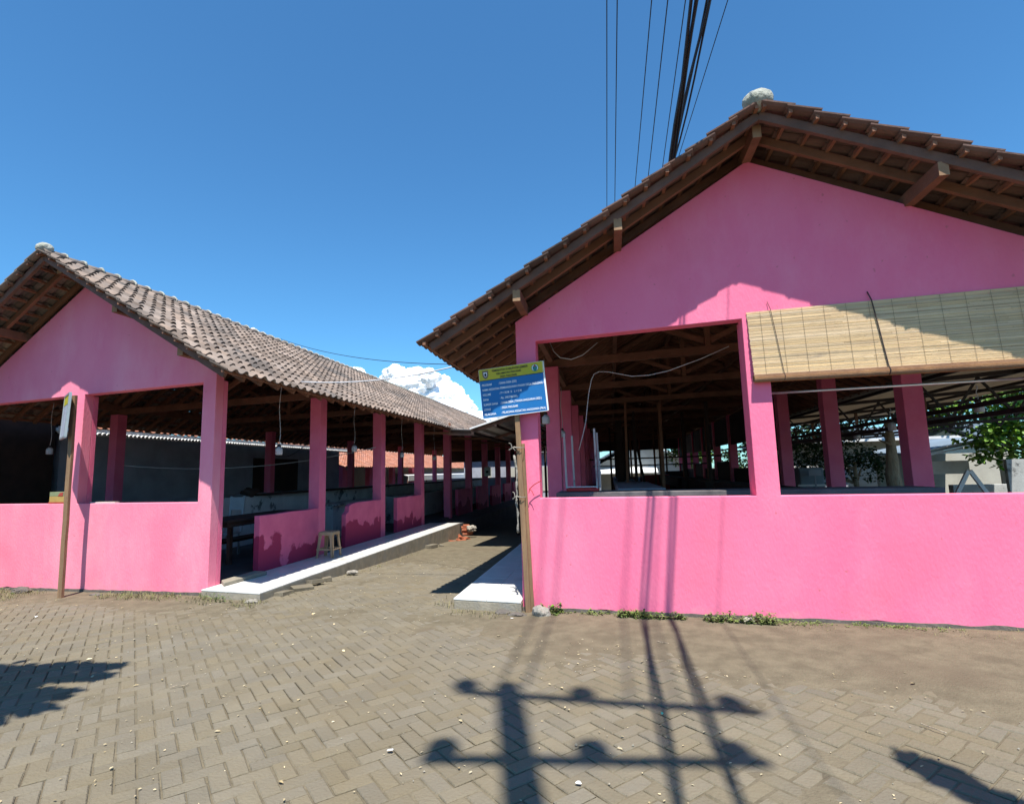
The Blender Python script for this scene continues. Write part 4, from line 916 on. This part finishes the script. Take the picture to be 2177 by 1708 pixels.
for x in (5.02, 5.24): G().box(x, x+.03, 11.0, 11.03, -.2, 1.04).build('leg', 'wood_old', t)
t = thing('pale_kiosk', W(6.3, 20, 0), 'pale grey boxy kiosk with a dark plate on a post between the inner columns', 'kiosk')
G().box(6.05, 6.75, 20, 21, -.5, 1.45).build('body', 'metal_roof', t, bevel=.04); G().box(6.2, 6.55, 19.6, 19.63, 1.2, 1.38).build('plate', 'grey_block', t); G().box(6.36, 6.40, 19.64, 19.68, -.5, 1.3).build('post', 'grey_block', t)
G().box(5.98, 6.8, 19.96, 20.04, .86, .92).build('bumper', 'white_paint', t)
t = thing('market_stalls', W(8, 26, 0), 'pale shop front seen through the branches behind the dead trunk', 'building')
G().box(6.6, 13, 26, 29, -.5, 2.4).build('wall', 'pale_wall', t); G().box(7.0, 9.6, 25.95, 25.99, -.5, 1.3).build('shutter', 'grey_block', t); G().box(6.4, 13.2, 25.2, 29.2, 2.4, 2.5).build('roof', 'white_paint', t)
G().box(7.0, 9.4, 25.2, 25.26, 1.35, 1.5).build('fascia', 'white_paint', t)

# ------------------------------------------------------------------ trees
def tree(loc, hgt, r0, blobs, n, label, leaf='leaf', ls=.12, limbs=6, group='trees beyond the right hall', dead=False, name='tree', trunkm='bark'):
    p = W(*loc); t = thing(name, p, label, 'tree', group)
    g = G(); pts = [p-ZV*.6]; m_ = 8
    for i in range(1, m_+1): pts.append(p+ZV*hgt*i/m_+Vector((ru(-.05, .05), ru(-.05, .05), 0))*hgt*.2)
    rr = [r0*(1.25-.75*i/m_)*ru(.92, 1.08) for i in range(m_+1)]; g.tube(pts, rr, 10)
    for c, R_ in blobs[:limbs]:
        q = p+U*c[0]+V*c[1]+ZV*c[2]; s_ = pts[random.randint(m_//2, m_)]
        mid = s_.lerp(q, .5)+Vector((ru(-.1, .1), ru(-.1, .1), .1)); g.tube([s_, mid, q], [r0*.45, r0*.28, r0*.08], 6)
    g.build('trunk', trunkm, t, smooth=True)
    if blobs and n:
        g = G(); tot = sum(b[1]**2 for b in blobs)
        for c, R_ in blobs:
            q = p+U*c[0]+V*c[1]+ZV*c[2]; k = int(n*R_**2/tot); ncl = max(6, k//16)
            for _ in range(ncl):
                d = Vector((random.gauss(0, 1), random.gauss(0, 1), random.gauss(0, .8))).normalized(); cc = q+d*R_*(ru(.35, 1.08)); cs = R_*.22
                for _ in range(16):
                    lp_ = cc+Vector((random.gauss(0, cs*.6), random.gauss(0, cs*.6), random.gauss(0, cs*.45)))
                    leafcard(g, lp_, Vector((ru(-1, 1), ru(-1, 1), ru(-.9, .5))), ls*ru(.6, 1.3), ls*.33, Vector((ru(-.6, .6), ru(-.6, .6), 1)))
        g.build('crown', leaf, t)
    return t
tree((6.05, 14, -.3), 2.5, .17, [((-.08, 0, 2.75), .12), ((.10, 0, 2.8), .12), ((-.20, 0, 2.35), .1)], 0, 'pale dead tree trunk with broken stubs between the two pink inner columns', name='dead_tree')
tree((8.4, 22, -.4), 2.0, .10, [((-1.6, 0, 2.6), .9), ((-.3, .3, 2.9), .9), ((-2.3, 0, 1.9), .7), ((.4, 0, 2.0), .8), ((-1.0, 0, 1.8), .9), ((-2.6, .5, 2.8), .7)], 5200, 'dark loose shrubby tree behind the dead trunk', 'leaf_dark', .12)
tree((12.6, 19.5, -.4), 2.6, .14, [((-1.2, -.5, 3.0), 1.1), ((-1.9, -.6, 2.5), .8), ((-.6, -.8, 2.5), .8), ((0, 0, 3.6), 1.1), ((-2.6, .2, 3.5), .8), ((-1.2, -1, 3.9), .9)], 6500, 'bright green leafy tree under the canopy edge at the right', 'leaf_bright', .16)
tree((13.2, 17.6, -.4), 2.6, .16, [((-.2, 0, 2.9), 1.2), ((.9, 0, 3.3), 1.3), ((.3, .2, 4.2), 1.2), ((-.4, -.2, 2.3), .8), ((1.5, 0, 2.4), 1.2)], 8000, 'dense dark green tree filling the right edge', 'leaf_dark', .15)
tree((16, 26, -.4), 4.2, .2, [((-5.2, 0, 4.4), 1.3), ((-3.4, 0, 5.0), 1.5), ((-1.0, 0, 5.2), 1.6), ((-6.8, 0, 4.5), 1.2), ((.8, 0, 4.8), 1.5)], 8000, 'tall dark tree with branches spreading above the white house', 'leaf_dark', .17)
tree((4.9, 36, -.5), 3.0, .15, [((0, 0, 3.2), 1.2), ((.8, 0, 2.7), 1.0), ((-.8, 0, 3.6), 1.0)], 2600, 'small green tree beside the cream gabled house', 'leaf_bright', .2)
tree((9.8, 34, -.5), 3.2, .16, [((-.8, 0, 3.0), 1.3), ((.8, 0, 3.3), 1.4), ((-2.3, 0, 2.6), 1.2), ((2.3, 0, 2.5), 1.2)], 3600, 'green tree row glimpsed through the far right openings', 'leaf_dark', .2)
tree((18.35, 18, -.4), 7.2, .2, [((0, 0, 8.6), 1.6), ((1.2, 0, 8.0), 1.5), ((-1.0, 0, 9.3), .8)], 3600, 'tall tree whose leafy tip shows at the right edge above the roof', 'leaf', .22)
# tree outside the frame and an added unseen frond throw the two dark shadows
def shadow_frond(name, tip, ends, lb, base, leafm='leaf_dark', ls=.16, n=420, thin=.1):
    t = thing(name, base, lb, 'tree'); g = G(); g.tube([base-ZV*.4, base+(tip-base)*.5+ZV*.8, tip], [.12, .08, .04], 8); g.build('trunk', 'bark', t, smooth=True)
    g = G()
    for (a, b, r) in ends:
        for _ in range(n):
            f = rnd(); c = a.lerp(b, f); rr = r*(1-.75*f)
            leafcard(g, c+Vector((random.gauss(0, rr*.5), random.gauss(0, rr*.5), random.gauss(0, rr*.5))), (b-a).normalized()+Vector((ru(-.6, .6), ru(-.6, .6), ru(-.6, .6))), ls, ls*.3, Vector((ru(-1, 1), ru(-1, 1), 1)))
    g.build('crown', leafm, t)
def LF(xs_, ys_, h_): return W(xs_+.1143*h_, ys_-.4350*h_, h_)
hh = 5.0
shadow_frond('overhanging_tree', LF(-5.2, 3.0, hh), [(LF(-5.4, 3.1, hh), LF(-4.35, 3.50, hh), .17), (LF(-5.2, 3.0, hh), LF(-4.25, 3.30, hh), .11), (LF(-5.2, 2.8, hh), LF(-4.2, 2.95, hh), .2), (LF(-5.2, 2.75, hh), LF(-4.1, 2.72, hh), .22), (LF(-5.2, 2.6, hh), LF(-4.2, 2.45, hh), .18)], 'leafy tree left of the viewer that throws a dark shadow on the paving', W(-6.5, -1.5, 0), n=330)
shadow_frond('added_frond', LF(1.9, 2.5, hh), [(LF(1.95, 2.6, hh), LF(1.47, 3.50, hh), .15)], 'unseen frond added right of the viewer to throw a streak of shadow', W(3.6, -1.2, 0), n=750, ls=.14)

# ------------------------------------------------------------------ clouds
def cloud(lb, puffs, seed):
    t = None; g = G()
    for i, (x, z, r) in enumerate(puffs):
        g.blob(W(x, 1000+ru(-40, 40), z), r, 5, .15, 1.5, (1.15, 1, .9), seed+i, 7)
    o = g.build('cloud', 'cloud', smooth=True, origin=W(puffs[0][0], 1000, puffs[0][1])); tag(o, lb, 'cloud', 'white clouds low over the roofs'); o['kind'] = 'structure'
random.seed(11)
cloud('small white cloud top peeking over the left hall ridge', [(-862, 352, 13), (-842, 345, 16), (-818, 334, 16), (-796, 322, 14), (-830, 320, 26)], 3)
cloud('white puffy cloud just above the left hall ridge line', [(-548, 222, 17), (-525, 212, 18), (-505, 196, 18), (-565, 205, 16), (-530, 185, 30), (-490, 178, 20)], 40)
cloud('large bright cumulus cloud between the left hall and the blue sign', [(-452, 192, 22), (-430, 205, 22), (-408, 212, 20), (-388, 196, 22), (-360, 192, 24), (-338, 180, 20), (-345, 198, 13), (-318, 160, 24), (-298, 144, 20), (-278, 122, 20), (-400, 170, 40), (-350, 145, 40), (-300, 110, 36), (-262, 100, 24), (-440, 160, 34), (-470, 170, 18), (-480, 150, 26), (-240, 92, 22), (-215, 110, 16), (-228, 128, 14)], 80)
